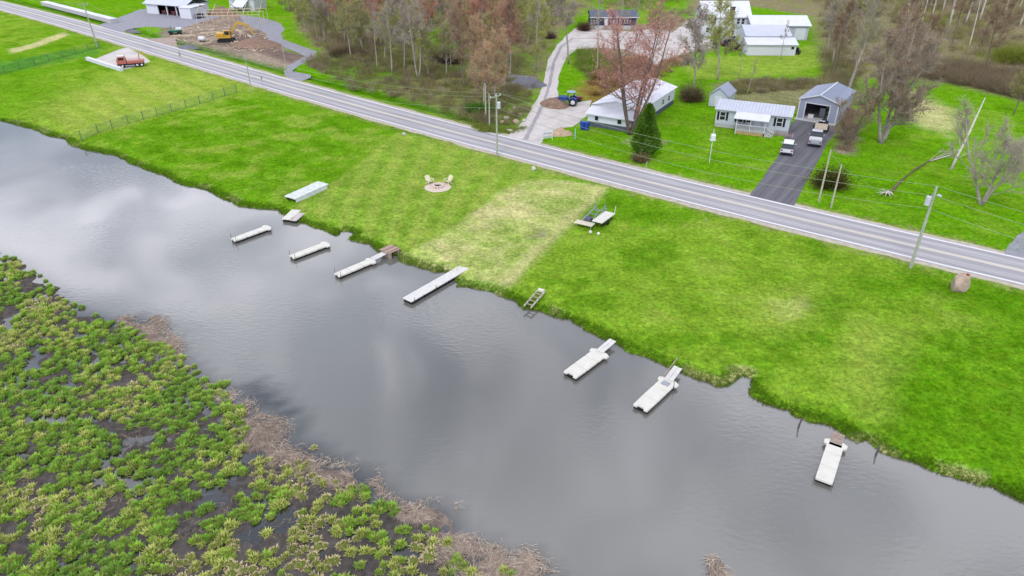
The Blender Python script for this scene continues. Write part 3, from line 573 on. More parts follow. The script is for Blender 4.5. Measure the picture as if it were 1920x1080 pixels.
# timber frame under construction
A_ = G(372,52); t = thing('timber_frame', 'pale unfinished timber frame standing on the brown dirt', 'timber frame', A_, R(8)); Lf, Wf = 17, 12
for i in range(5):
    for j in range(3): x, y = i*Lf/4, j*Wf/2; MB().box(x-.06, x+.06, y-.06, y+.06, 0, 3.0).build('post', M_newwood, t)
for j in range(3): MB().bar((-.2, j*Wf/2, 3.1), (Lf+.2, j*Wf/2, 3.1), .12, .16).build('beam', M_newwood, t)
for i in range(5): MB().bar((i*Lf/4, 0, 3.35), (i*Lf/4, Wf/2, 5.2), .1, .2).build('rafter', M_newwood, t); MB().bar((i*Lf/4, Wf/2, 5.2), (i*Lf/4, Wf, 3.35), .1, .2).build('rafter', M_newwood, t)
for k, (u, v, rz, ln) in enumerate(((345,68,12,6),(420,75,-60,7),(395,62,20,5),(446,58,-50,6),(470,70,-55,5),(450,80,-20,4.5))):
    q = MB()
    for j in range(5): q.box(-ln/2 + .1*j, ln/2 - .07*j, (j%3)*.2 - .2, (j%3)*.2 - .02, (j//3)*.16, (j//3)*.16 + .15)
    o = q.build('lumber_pile', M_newwood); o.location = (*G(u, v), .02); o.rotation_euler = (0,0,R(rz)); tag(o, ['long pale lumber pile beside the green machine','small lumber pile in front of the excavator','lumber pile under the timber frame','lumber pile behind the excavator','lumber pile at the right end of the dirt yard','short lumber pile beside the excavator tracks'][k], 'lumber pile', 'lumber piles on the building site')
rr_ = random.Random(31); q = MB(); pd = poly_px([(318,62),(400,40),(470,50),(500,75),(520,100),(470,100),(400,88),(340,80)]); n_ = 0
while n_ < 170:
    x = rr_.uniform(-110, -55); y = rr_.uniform(150, 240)
    if not inside(np.array([x]), np.array([y]), pd)[0]: continue
    n_ += 1; a = rr_.uniform(0, 3.14); l_ = rr_.uniform(.3, 2.4); q.bar((x, y, .05), (x + l_*math.cos(a), y + l_*math.sin(a), .05 + rr_.uniform(0, .3)), rr_.uniform(.1, .3), .08)
tag(q.build('board_rubble', mat('mixed_boards', srgb(206,190,166), .9, var=.35, scale=.5)), 'loose boards and rubble scattered over the building site', 'rubble', kind='stuff')
# long white walls
def long_wall(name, lab, cat, a, b_, w, h, n, m):
    a = Vector((*a, 0)); b_ = Vector((*b_, 0)); d = b_ - a; t = thing(name, lab, cat, a, math.atan2(d.y, d.x)); s = d.length / n
    me = MB().box(.02, s-.02, 0, w, 0, h).mesh('section', m); mc = MB().box(0, s, -.06, w+.06, h, h+.08).mesh('cap', M_trim)
    for k in range(n):
        for nm, q in (('section', me), ('cap', mc)): o = link(nm, q, t); o.location = (k*s, 0, 0)
long_wall('roadside_barrier', 'long low white wall along the far side of the road by the forecourt', 'wall', G(78,10), G(208,44), 2.0, 1.1, 18, mat('white_panel', srgb(196,194,200), .8, var=.1))
long_wall('pad_barrier', 'low white beam along the lower edge of the gravel pad', 'barrier', G(161,113), G(226,134), .7, .6, 7, M_white)
# ---------------------------------------------------------------- docks
M_deck = mat('white_dock_plastic', srgb(228,226,215), .6, var=.06, scale=1.6); M_deckg = mat('grey_white_deck', srgb(226,224,220), .7, var=.08, scale=2, bump=.2); M_float = mat('black_float', srgb(26,27,30), .6)
M_slab = mat('pale_green_grey_slab', srgb(222,228,224), .7, var=.16, scale=1.8); M_pipe = mat('rusty_pipe', srgb(88,84,86), .6)
DZ = WZ + .42
def outline(x0, x1, w, notch=False, ears=False, roundend=False):
    h = w / 2; P = []
    if notch: P += [(x0 + .03, h - .03), (x0, h - .12), (x0, h - .34), (x0 + .2, h - .42), (x0 + .2, -h + .42), (x0, -h + .34), (x0, -h + .12), (x0 + .03, -h + .03)]
    else: P += [(x0 + .06, h), (x0, h - .08), (x0, -h + .08), (x0 + .06, -h)]
    if ears: P += [(x1 - .62, -h), (x1 - .56, -h - .2), (x1 - .2, -h - .24), (x1 - .1, -h - .05), (x1, -h + .1), (x1, h - .1), (x1 - .1, h + .05), (x1 - .2, h + .24), (x1 - .56, h + .2), (x1 - .62, h)]
    else: P += [(x1 - .04, -h), (x1, -h + .05), (x1, h - .05), (x1 - .04, h)]
    return P[::-1]
def dock(lab, a, b_, w, secs=3, notch=True, ears=True, deck=None, posts=((.15, 1), (.15, -1)), flat=False, ph=.5, z=DZ, fl=True, gang=None, ears0=False):
    A = Vector((*G(*a, z), z)); B = Vector((*G(*b_, z), z)); d = B - A; Ln = d.length
    t = thing('floating_dock', lab, 'dock', (A.x, A.y, z), math.atan2(d.y, d.x), 'white docks along the grass bank'); deck = deck or M_deck
    for k in range(secs):
        q = MB().prism(outline(k * Ln / secs + (.012 if k else 0), (k + 1) * Ln / secs, w, notch and k == 0, ears and k == secs - 1), -.2 if not flat else -.1, 0, 'z'); q.build('deck_section', deck, t, bevel=.035 if not flat else .012)
        if fl: MB().box(k * Ln / secs + .1, (k + 1) * Ln / secs - .08, -w/2 + .05, w/2 - .05, -.5, -.2 if not flat else -.1).build('float', M_float, t)
    for x, s in posts: MB().tube([(x, s * (w/2 + .04), -1.6), (x, s * (w/2 + .04), ph)], .025, 6).build('post', M_pipe, t)
    if gang:
        ga = G(*gang[0], z); gb = G(*gang[1], z); l_ = lambda p: (t.matrix_basis.inverted() @ Vector((*p, z)))
        p0, p1 = l_(ga), l_(gb); gw = gang[2]
        for s in (-1, 1): q = MB().bar((p0.x, p0.y + s*gw/4, .05), (p1.x, p1.y + s*gw/4, .12), gw/2 - .03, .07); q.build('gangway_plank', gang[3] if len(gang) > 3 else M_deckg, t)
    return t
dock('slim white floating dock farthest left of the docks on open water', (436,449), (505,424), .95)
dock('slim white floating dock without gangway, second from the left on open water', (546,481), (615,455), .95)
dock('slim white floating dock joined by a narrow gangway to the reddish plank platform', (631,515), (700,486), .95, gang=((699,486), (728,473), .75))
dock('long flat grey-white dock whose inner end rests on the dry grass bank', (763,562), (875,498), 1.2, secs=5, notch=False, ears=False, deck=M_deckg, flat=True, posts=((.4, -1), (3.4, -1)), ph=.3)
dock('wide white floating dock with a notched end and a plain two-plank gangway', (1068,702), (1128,658), 1.35, gang=((1124,660), (1149,640), .7), posts=())
t = dock('wide white floating dock with a gangway and a long thin pole beside it', (1200,764), (1257,711), 1.3, gang=((1254,713), (1271,691), .75), posts=((3.9, -1),))
MB().box(3.6, 4.1, -.3, .3, .01, .05).build('hinge_plate', M_metal, t); MB().bar((4.3, .5, .2), (6.6, .55, .75), .07).build('mooring_pole', M_wood, t)
t = dock('white dock with a weathered plank ramp, farthest right and nearest the viewer', (1545,901), (1569,826), 1.1, notch=False, posts=((.1, 1), (.1, -1)), ph=.1)
for k in range(5): q = MB().box(3.9 + k*.3, 4.17 + k*.3, -.42 + .02*(k%2), .42, -.06 + k*.015, 0 + k*.015); q.build('ramp_plank', M_wood, t)
t = dock('short grey-white dock section grounded at the water edge beside a second thinner section', (537,411), (556,393), 1.2, secs=2, notch=False, ears=False, posts=(), flat=True)
t = dock('short pinkish-white dock section half floating beside the grounded one', (549,413), (566,399), .9, secs=2, notch=False, ears=False, posts=(), flat=True, deck=mat('pinkish_deck', srgb(206,196,196), .8, var=.1))
# dock slab stored on the lawn
A = Vector((*G(545,378,0), 0)); B = Vector((*G(607,350,0), 0)); d = B - A; t = thing('stored_dock', 'large pale mottled dock slab lying on the mown lawn near the bank', 'dock', A, math.atan2(d.y, d.x)); Ln = d.length
for k in range(3):
    MB().box(k*Ln/3 + (.02 if k else 0), (k+1)*Ln/3, -.95, .95, .42, .6).build('deck_section', M_slab, t, bevel=.03)
for s in (-1, 1): MB().box(.25, Ln-.3, s*.8-.15, s*.8+.15, 0, .42).build('float', M_float if s > 0 else M_slab, t)
# plank platform at the bank
A = G(712,469,0); t = thing('plank_platform', 'small reddish plank platform on the bank at the end of the gangway', 'platform', (*A, -.1), R(-40))
MP = [mat('reddish_plank_%d' % k, srgb(*c), .9, var=.15, scale=5) for k, c in enumerate(((176,150,136), (198,176,160), (160,132,118)))]
for k in range(7): MB().box(k*.24, k*.24+.2, -.1 + .03*(k%2), 1.5 + .04*(k%3), .18, .23).build('plank', MP[k%3], t)
fr = MB(); fr.box(0, 1.65, .1, .2, -.5, .18).box(0, 1.65, 1.2, 1.3, -.5, .18); fr.build('frame', M_wood, t)
# ladder-like frame at the water edge
A = Vector((*G(990,576,-.1), -.1)); B = Vector((*G(1016,546,.15), .15)); d = B - A; t = thing('ladder_frame', 'weathered ladder-like dock frame lying across the bank', 'frame', A, math.atan2(d.y, d.x)); Ln = math.hypot(d.x, d.y)
for s in (-1, 1): MB().bar((-.1, s*.36, .1), (Ln, s*.36, .1 + d.z), .11, .12).build('rail', mat('aged_beam', srgb(196,190,176), .9, var=.2, scale=4), t)
for k in range(5): x = .25 + k*(Ln-.4)/4; MB().bar((x, -.4, .17 + d.z*x/Ln), (x, .4, .17 + d.z*x/Ln), .12, .05).build('rung', M_wood, t)
MB().box(Ln-.35, Ln, -.3, .3, .1+d.z, .28+d.z).build('end_block', M_deck, t)
for lab, u, v, h_ in (('dark leaning pile in the water left of the plank-ramp dock', 1496, 803, .9), ('dark leaning pile in the water right of the plank-ramp dock', 1641, 855, .8)):
    x, y = G(u, v, WZ); o = MB().tube([(0,0,-.8),(.05,.02,.3),(.14,.05,h_)], [.07,.07,.05], 8).build('mooring_pile', M_pipe); o.location = (x, y, WZ); tag(o, lab, 'pile', 'leaning piles by the bank')
# stack of boat-lift parts on the right lawn
A = Vector((*G(1104,428), 0)); Bv = Vector((*G(1136,398), 0)); d = Bv - A; t = thing('boat_lift', 'grey metal boat-lift frame with a cream end platform standing on the lawn', 'boat lift', A, math.atan2(d.y, d.x)); Ln = d.length
MLF = M_metal
for s in (-.05, 1.25):
    MB().bar((0, s, .35), (Ln, s, .55), .1).build('rail', MLF, t)
for k in range(4): x = .5 + k*Ln/4.2; MB().bar((x, -.05, .4+.04*k), (x, 1.25, .4+.04*k), .08).build('cross_bar', MLF, t)
MB().bar((.6, -.05, .4), (Ln*.5, .1, .95), .06).bar((Ln*.5, .1, .95), (Ln, -.05, .9), .06).bar((Ln*.9, 0, .5), (Ln*.9, 0, 1.5), .06).bar((Ln*.9, 1.2, .5), (Ln*.9, 1.2, 1.3), .06).build('side_frame', MLF, t)
for k in range(5): MB().box(-.35 + k*.2, -.17 + k*.2, -.5, 1.75, .42, .5).build('end_plank', mat('cream_plank', srgb(226,220,196), .8), t)
for x, y in ((-.2, -.3), (-.2, 1.5), (Ln-.1, 0), (Ln-.1, 1.2)): MB().cyl(x, y, 0, .42, .05, 8).build('leg', MLF, t)
MB().box(.6, 1.5, .2, .9, .4, .8).build('winch_box', M_found, t)
A = G(1124,424); t = thing('dock_cart', 'white tabletop-like dock panel on a dark wheeled frame beside the boat lift', 'dock panel', A, math.atan2(d.y, d.x) - R(6))
MB().box(-.7, 2.6, -.65, .65, .72, .84).build('panel', M_deck, t, bevel=.03)
MB().bar((-.4, -.5, .3), (2.2, -.5, .3), .08).bar((-.4, .5, .3), (2.2, .5, .3), .08).bar((0, -.5, .3), (0, .5, .7), .07).bar((2.0, -.5, .3), (2.0, .5, .7), .07).bar((0, .5, .3), (0, -.5, .7), .07).build('frame', M_black, t)
for s in (-.62, .62): MB().tube([(.9, s-.07, .3), (.9, s+.07, .3)], .3, 14).build('wheel', M_black, t)
MB().bar((2.5, -.55, .8), (2.7, -.6, 1.7), .05).build('handle', M_trim, t)
for k, (u, v) in enumerate(((1107,437), (1122,440))):
    o = MB().tube([(0,0,.02),(0,0,.16),(0,0,.3)], [.16,.2,.1], 10).build('float_ball', M_deck); o.location = (*G(u, v), 0); tag(o, ('small white ball on the grass below the cream platform', 'small white ball on the grass below the white panel')[k], 'ball', 'white balls in the grass')
# fire pit with two chairs
cx, cy = G(821,351); t = thing('fire_pit', 'round dark fire pit in a pale stone ring on the mown lawn', 'fire pit', (cx, cy, 0))
MS = mat('pale_pit_stone', srgb(226,208,196), .95, var=.12, scale=3); MB().tube([(0,0,.005),(0,0,.05)], [1.75,1.65], 22).build('stone_apron', MS, t)
for k in range(12):
    a = k*math.pi/6; m = Matrix.Translation((.62*math.cos(a), .62*math.sin(a), 0)) @ Matrix.Rotation(a, 4, 'Z'); MB().box(-.13, .13, -.145, .145, .05, .34, m).build('ring_stone', MS, t)
MB().cyl(0, 0, .05, .15, .48, 16).build('ash_bed', M_black, t)
def chair(lab, x, y, rz):
    t = thing('lawn_chair', lab, 'chair', (x, y, .02), rz, 'white chairs at the fire pit')
    m = mat('cream_chair', srgb(236,228,196), .7); 
    for k in range(5): MB().bar((-.28 + k*.14, -.3, .42), (-.28 + k*.14, .3, .32), .12, .03).build('seat_slat', m, t)
    for k in range(5): MB().bar((-.28 + k*.14, .28, .34), (-.3 + k*.15, .68, 1.05 - .03*abs(k-2)), .12, .03).build('back_slat', m, t)
    for s in (-1, 1):
        MB().box(s*.42-.07, s*.42+.07, -.38, .4, .6, .64).build('armrest', m, t)
        MB().box(s*.4-.03, s*.4+.03, -.33, -.25, 0, .6).build('leg', m, t); MB().bar((s*.4, .45, 0), (s*.4, -.2, .38), .06, .1).build('leg', m, t)
chair('cream slatted chair on the left of the fire pit', cx - 1.15, cy + 1.15, R(40)); chair('cream slatted chair on the right of the fire pit', cx + 1.25, cy + 1.15, R(-40))
# ---------------------------------------------------------------- stones
def stone(lab, u, v, r, h, m, name='boulder', cat='boulder', seed=0, group=None):
    import bmesh
    b = bmesh.new(); bmesh.ops.create_icosphere(b, subdivisions=3, radius=1); rr = random.Random(seed)
    ds = [(Vector((rr.gauss(0,1), rr.gauss(0,1), rr.gauss(0,1))).normalized(), rr.uniform(.62,.95)) for _ in range(16)]
    for q in b.verts:
        for d, k in ds:
            e = q.co.dot(d) - k
            if e > 0: q.co -= d*e*.85
        q.co.x *= r; q.co.y *= r*.8; q.co.z = q.co.z*h*.62 + h*.38
    me = bpy.data.meshes.new(name); b.to_mesh(me); b.free(); me.materials.append(m); o = link(name, me); x, y = G(u, v); o.location = (x, y + r*.6, -.05); o.rotation_euler = (0,0,rr.random()*6)
    return tag(o, lab, cat, group)
MST = mat('tan_rock', srgb(186,166,148), .95, var=.22, scale=2.2, bump=.8, dist=.1); MSP = mat('pale_rock', srgb(212,208,196), .95, var=.12, scale=3, bump=.5)
o = stone('large tan boulder with a red painted mark beside the road', 1803, 549, 1.05, 1.9, MST, seed=3); o.rotation_euler = (0,0,.4)
x, y = o.location.x, o.location.y
fl = thing('red_flag_marker', 'small red flag standing on top of the tan roadside boulder', 'flag', (x + .12, y - .3, 1.35)); MB().box(-.02,.02,-.02,.02,0,.62).build('stick', M_pipe, fl)
MB().prism([(0,.12),(.24,.2),(.26,.5),(.02,.6)], -.015, .015, 'y').build('cloth', mat('red_cloth', srgb(200,24,44), .7), fl)
stone('small white stone at the corner of the lush field', 757, 254, .42, .5, MSP, seed=5); stone('round pale stone on the verge right of the power pole', 1001, 320, .45, .65, MSP, seed=6); stone('small pale stone on the drive corner across the road', 955, 248, .6, .5, MSP, seed=8)
for k, (u, v, r) in enumerate(((968,232,.7),(950,225,.6),(958,214,.55),(975,218,.5),(942,232,.5),(983,228,.45),(930,228,.45),(965,205,.5))):
    stone('pale rock in the rubble heap behind the roadside pole, %s' % ('largest and lowest of the heap','left middle of the heap','upper middle of the heap','upper right of the heap','lower left of the heap','rightmost by the gravel drive','leftmost by the bare poles','topmost of the heap')[k], u, v, r, r*1.1, MSP if k % 2 else MST, 'rock', 'rock', 20+k, 'rocks in the rubble heap')
def mound(name, lab, cat, u, v, rx, ry, h, m, rz=0, seed=1):
    n = 26; X_, Y_ = np.meshgrid(np.linspace(-1, 1, n), np.linspace(-1, 1, n)); r_ = np.sqrt(X_**2 + Y_**2); z_ = h*np.maximum(0, 1 - r_**1.6)*(.55 + .9*fbm(X_*3 + seed, Y_*3, 1, 4, seed)) - .03
    V = np.stack([X_*rx, Y_*ry, z_], -1).reshape(-1, 3); i = np.arange(n*n).reshape(n, n); q = np.stack([i[:-1,:-1], i[:-1,1:], i[1:,1:], i[1:,:-1]], -1).reshape(-1, 4); keep = (r_.ravel()[q] < 1.05).all(1)
    o = link(name, np_mesh(name, V, q[keep], m, smooth=False)); o.location = (*G(u, v), 0); o.rotation_euler = (0,0,R(rz)); return tag(o, lab, cat)
M_dirtp = mat('brown_dirt_heap', srgb(146,120,104), 1, var=.3, scale=1.5, bump=.8, dist=.15)
mound('gravel_pile', 'dark grey gravel pile left of the gravel drive', 'gravel pile', 987, 160, 4.2, 2.6, 1.7, mat('dark_grey_gravel', srgb(120,120,130), 1, var=.15, scale=3, bump=.6))
mound('dirt_pile', 'brown dirt pile left of the blue tractor', 'dirt pile', 1040, 196, 2.6, 3.4, 1.3, M_dirtp, 20, 2); mound('dirt_pile', 'tan dirt and rock pile behind the white sign', 'dirt pile', 1052, 252, 2.0, 1.2, 1.1, mat('tan_dirt', srgb(196,170,144), 1, var=.25, scale=2, bump=.6), 10, 3)
mound('dirt_pile', 'dark brown dirt heap right of the excavator', 'dirt pile', 480, 84, 7, 4.5, 1.6, M_dirtp, -20, 4); mound('dirt_pile', 'small dirt heap beside the white workshop', 'dirt pile', 417, 26, 5, 3.5, 2.0, M_dirtp, 0, 5); mound('gravel_pile', 'small grey gravel pile at the roadside edge of the dirt yard', 'gravel pile', 353, 90, 3.0, 1.6, .9, mat('dark_grey_gravel', (0,0,0)), -20, 6); mound('gravel_pile', 'dark grey rubble heap at the mouth of the forecourt', 'gravel pile', 250, 60, 2.4, 1.2, .8, mat('dark_grey_gravel', (0,0,0)), -20, 7)
# ---------------------------------------------------------------- poles, wires, signs, fences
M_pole = mat('weathered_pole', srgb(176,184,166), .9, var=.15, scale=3); M_poled = mat('bare_pole', srgb(186,184,160), .9, var=.15, scale=3); M_trf = mat('transformer_grey', srgb(206,212,218), .5)
M_wire = mat('wire', srgb(150,168,130), .6)
POLES = {}
def pole(name, lab, u, v, vt, r=.15, arm=None, trf=False, lean=0, m=None, lamp=False, group='utility poles along the road', cat='utility pole'):
    h = hat(u, v, vt); x, y = G(u, v); rz = R(-41) + math.pi/2; t = thing(name, lab, cat, (x, y, -.05), 0, group)
    MB().tube([(0,0,0),(lean*.5,0,h*.5),(lean,0,h)], [r, r*.85, r*.66], 10).build('shaft', m or M_pole, t)
    m_ = Matrix.Translation((lean, 0, 0)) @ Matrix.Rotation(rz, 4, 'Z'); att = []
    if arm:
        z = h - .45; MB().box(-1.1, 1.1, .12, .24, z-.07, z+.07, m_).build('crossarm', m or M_pole, t)
        for s in (-1, 0, 1): p = m_ @ Vector((s*1.0, .18, z+.07)); MB().tube([p, p + Vector((0,0,.12)), p + Vector((0,0,.22))], [.05,.07,.03], 8).build('insulator', M_trim, t)
        att = [m_ @ Vector((1.0, .18, h-.2)), m_ @ Vector((-1.0, .18, h-.2)), Vector((lean, .1, h-2.0))]
    else: att = [Vector((lean, 0, h+.02)), Vector((lean, .1, h-1.0)), Vector((lean, .1, h-2.4))]
    if trf:
        c = m_ @ Vector((-.05, -.48, 0)) if arm else Vector((lean-.42, 0, 0)); z = h - 2.0
        q = MB().tube([(c.x, c.y, z), (c.x, c.y, z+.05), (c.x, c.y, z+.9), (c.x, c.y, z+1.0)], [.2,.25,.25,.17], 14).build('transformer', M_trf, t); MB().cyl(c.x, c.y, z+1.0, z+1.22, .05).build('bushing', M_black, q)
        MB().bar((lean, 0, z+.5), (c.x, c.y, z+.5), .08).build('bracket', M_metal, t)
    if lamp: MB().bar((lean, 0, h-1.0), (lean-.1, -.9, h-.6), .06).tube([(lean-.1,-.8,h-.62),(lean-.1,-1.2,h-.55)], [.14,.1], 8).build('street_lamp_head', M_trf, t)
    POLES[name + str(u)] = [Vector((x, y, -.05)) + a for a in att]; return t
pole('utility_pole', 'tall weathered utility pole with a transformer beside the road, nearest the tan boulder', 1707, 502, 348, .17, trf=True, lamp=True)
pole('utility_pole', 'utility pole with a crossarm and transformer by the gravel drive entrance', 932, 293, 175, .15, arm=1, trf=True)
pole('utility_pole', 'leaning utility pole with a wide crossarm beside the gravel pad', 183, 88, 5, .17, arm=1, lean=-.5)
pole('utility_pole', 'slender pale pole on the near verge where the wire fence ends', 472, 173, 100, .11)
pole('bare_pole', 'taller pale bare pole behind the roadside, left of the rubble heap', 911, 224, 156, .14, m=M_poled, group='bare poles without wires', cat='pole'); pole('bare_pole', 'shorter grey bare pole right beside the taller pale one', 918, 240, 175, .13, m=M_pole, group='bare poles without wires', cat='pole')
pole('bare_pole', 'pale bare pole left of its twin beside the dark shrub', 1535, 378, 280, .13, m=M_poled, group='bare poles without wires', cat='pole'); pole('bare_pole', 'pale bare pole right of the dark shrub at the paved driveway', 1558, 389, 307, .12, m=M_poled, group='bare poles without wires', cat='pole')
pole('bare_pole', 'thin grey pole in front of the curved gravel track', 538, 139, 80, .08, group='bare poles without wires', cat='pole'); pole('bare_pole', 'thin pale pole at the edge of the grey forecourt', 283, 64, 25, .07, group='bare poles without wires', cat='pole'); pole('bare_pole', 'slim pole standing in the dirt yard right of the timber frame', 490, 62, 0, .07, group='bare poles without wires', cat='pole')
PA, PB, PG_, PH_ = (POLES[k] for k in ('utility_pole1707', 'utility_pole932', 'utility_pole183', 'utility_pole472'))
off = Vector((DIR[0], DIR[1], 0)) * 48
def wire(lab, pts, sag, r=.022, name='power_line', cat='power line', group='power lines along the road'):
    P = []
    for a, b_ in zip(pts[:-1], pts[1:]):
        n_ = 22
        for k in range(n_): s = k/n_; p = a.lerp(b_, s); p.z -= 4*sag*(a-b_).length/50*s*(1-s); P.append(p)
    P.append(pts[-1]); return tag(MB().tube(P, r, 4).build(name, M_wire), lab, cat, group)
for k, lab in enumerate(('topmost power line strung along the road', 'middle power line strung along the road', 'lowest cable strung along the road poles')):
    wire(lab, [PA[k] + off, PA[k], PB[k], PH_[k], PG_[k], PG_[k] - off*1.4], (1.3, 1.5, 1.7)[k])
wire('service wire from the bare pole down to the utility pole by the tan boulder', [Vector((*G(1558,389), 5.4)), Vector((*G(1535,378), 6.3))], .3, .02); wire('service wire from the roadside pole to the white house', [PB[0], Vector((19.5, 111, 3.6))], 1.0, .018)
gw = lambda lab, a, b_: wire(lab, [a, b_], 0, .02, 'guy_wire', 'guy wire', 'guy wires')
gw('guy wire running from the right bare pole to the lawn', Vector((*G(1558,389), 5.3)), Vector((*G(1665,372), 0))); gw('guy wire of the pole by the gravel pad', PG_[2], Vector((*G(188,90), 0)))
def post(name, lab, cat, u, v, h, r, m, head=None, hm=None):
    t = thing(name, lab, cat, (*G(u, v), -.05)); MB().cyl(0, 0, 0, h, r, 8).build('post', m, t)
    if head: MB().box(-head[0]/2, head[0]/2, -.05, -.03 + head[2], h-head[1], h, Matrix.Rotation(R(head[3] if len(head) > 3 else 0), 4, 'Z')).build('sign_plate', hm or M_metal, t)
    return t
post('road_sign', 'grey back of a small road sign on the near verge right of the gravel pad', 'road sign', 340, 116, 2.3, .04, M_metal, (.75, .95, .03, -41), M_metal); post('road_sign', 'small grey road sign on the near verge near the slender pale pole', 'road sign', 493, 161, 2.0, .04, M_metal, (.5, .7, .03, -41), M_metal)
post('marker_post', 'yellow-white marker post on the near verge by the fence corner', 'marker post', 504, 181, 1.3, .05, M_poled); post('marker_post', 'pale cyan marker post on the lawn corner by the drive', 'marker post', 1078, 261, 1.7, .07, mat('cyan_white', srgb(170,222,222), .6)); post('marker_post', 'short pale marker in the ditch below the conifer', 'marker post', 1212, 314, .9, .06, M_poled); post('marker_post', 'thin pale stake with a small tag in the right lawn', 'marker post', 1323, 421, .8, .03, M_poled, (.22, .12, .02), M_poled)
post('marker_post', 'white marker post in the green strip left of the bare poles', 'marker post', 899, 214, 1.1, .09, M_trim)
t = thing('entrance_sign', 'white two-row slatted sign board on posts at the mouth of the gravel drive', 'sign', (*G(1026,265), 0), R(22))
for x in (-.85, .85): MB().cyl(x, 0, 0, 1.6, .05).build('post', M_trim, t)
for z in (.55, 1.1): MB().box(-.8, .8, -.04, .02, z, z+.38).build('sign_board', M_trim, t)
for z in (.74, 1.29):
    for k in range(5): MB().box(-.66+k*.28, -.48+k*.28, -.055, -.041, z-.08, z+.08).build('lettering', M_metal, t)
t = thing('bird_house_pole', 'tall thin pole with a white bird house in front of the white-roofed home', 'bird house', (*G(1330,304), 0)); h = hat(1330,304,244)
MB().cyl(0,0,0,h,.05).build('pole', M_trim, t); hs = MB(); gable(hs, -.3, .3, -.25, .25, h-1.35, h-.75, h-.5); hs.build('house', M_trim, t); MB().tube([(0,0,h),(0,0,h+.15)], [.12,.05], 8).build('finial', M_poled, t); MB().box(-.4,.4,-.35,.35,h-1.45,h-1.36).build('floor', M_trim, t)
for k, (u, v) in enumerate(((1092,243),(1100,244))):
    t = thing('wheeled_bin', ('blue wheeled bin at the left corner of the long white house', 'blue wheeled bin pushed against the wall of the long white house')[k], 'bin', (*G(u, v), 0), R(-30), 'blue bins'); MBL = mat('blue_plastic', srgb(34,74,176), .5)
    MB().loft([[(-s, -s*.95, z), (s, -s*.95, z), (s, s*.95, z), (-s, s*.95, z)] for s, z in ((.26,.08),(.34,1.25))]).build('body', MBL, t); MB().box(-.37,.37,-.36,.38,1.25,1.32).build('lid', MBL, t, bevel=.02)
    for s in (-1, 1): MB().tube([(s*.25,.3,.1),(s*.31,.3,.1)], .1, 10).build('wheel', M_black, t)
def fence(lab, pts, h, mp_, mwm):
    P = [Vector((*G(u, v), 0)) for u, v in pts]; t = thing('wire_fence', lab, 'fence', P[0]); o = P[0]; pm = MB().cyl(0,0,-.2,h+.08,.07,6).mesh('post', mp_)
    for p in P: q = link('post', pm, t); q.location = p - o
    V = []; w = MB()
    for a, b_ in zip(P[:-1], P[1:]):
        a = a - o; b_ = b_ - o; n_ = max(2, int((b_-a).length/.3)); up = Vector((0,0,1))
        for k in range(9): z = .06 + k*(h-.08)/8; w.bar(a + up*z, b_ + up*z, .014 if k not in (0, 8) else .035)
        for k in range(1, n_): p = a.lerp(b_, k/n_); w.bar(p + up*.05, p + up*h, .012)
    tag(w.build('wire_mesh', mwm, t), kind='stuff')
M_fence = mat('green_grey_wire', srgb(122,160,118), .7); M_fpost = mat('dark_green_post', srgb(92,126,98), .8)
fence('wire fence with dark posts running from the road down to the water', [(153,262),(184,249),(211,241),(241,232),(269,224),(295,217),(322,209),(349,202),(375,195),(400,187),(422,180),(444,173)], 1.35, M_fpost, M_fence)
fence('dark green wire fence across the far left field', [(-60,153),(-20,144),(10,137),(38,130),(66,122),(92,115),(118,108),(142,101),(166,95),(188,89)], 1.5, M_fpost, mat('dark_green_wire', srgb(60,112,78), .8))
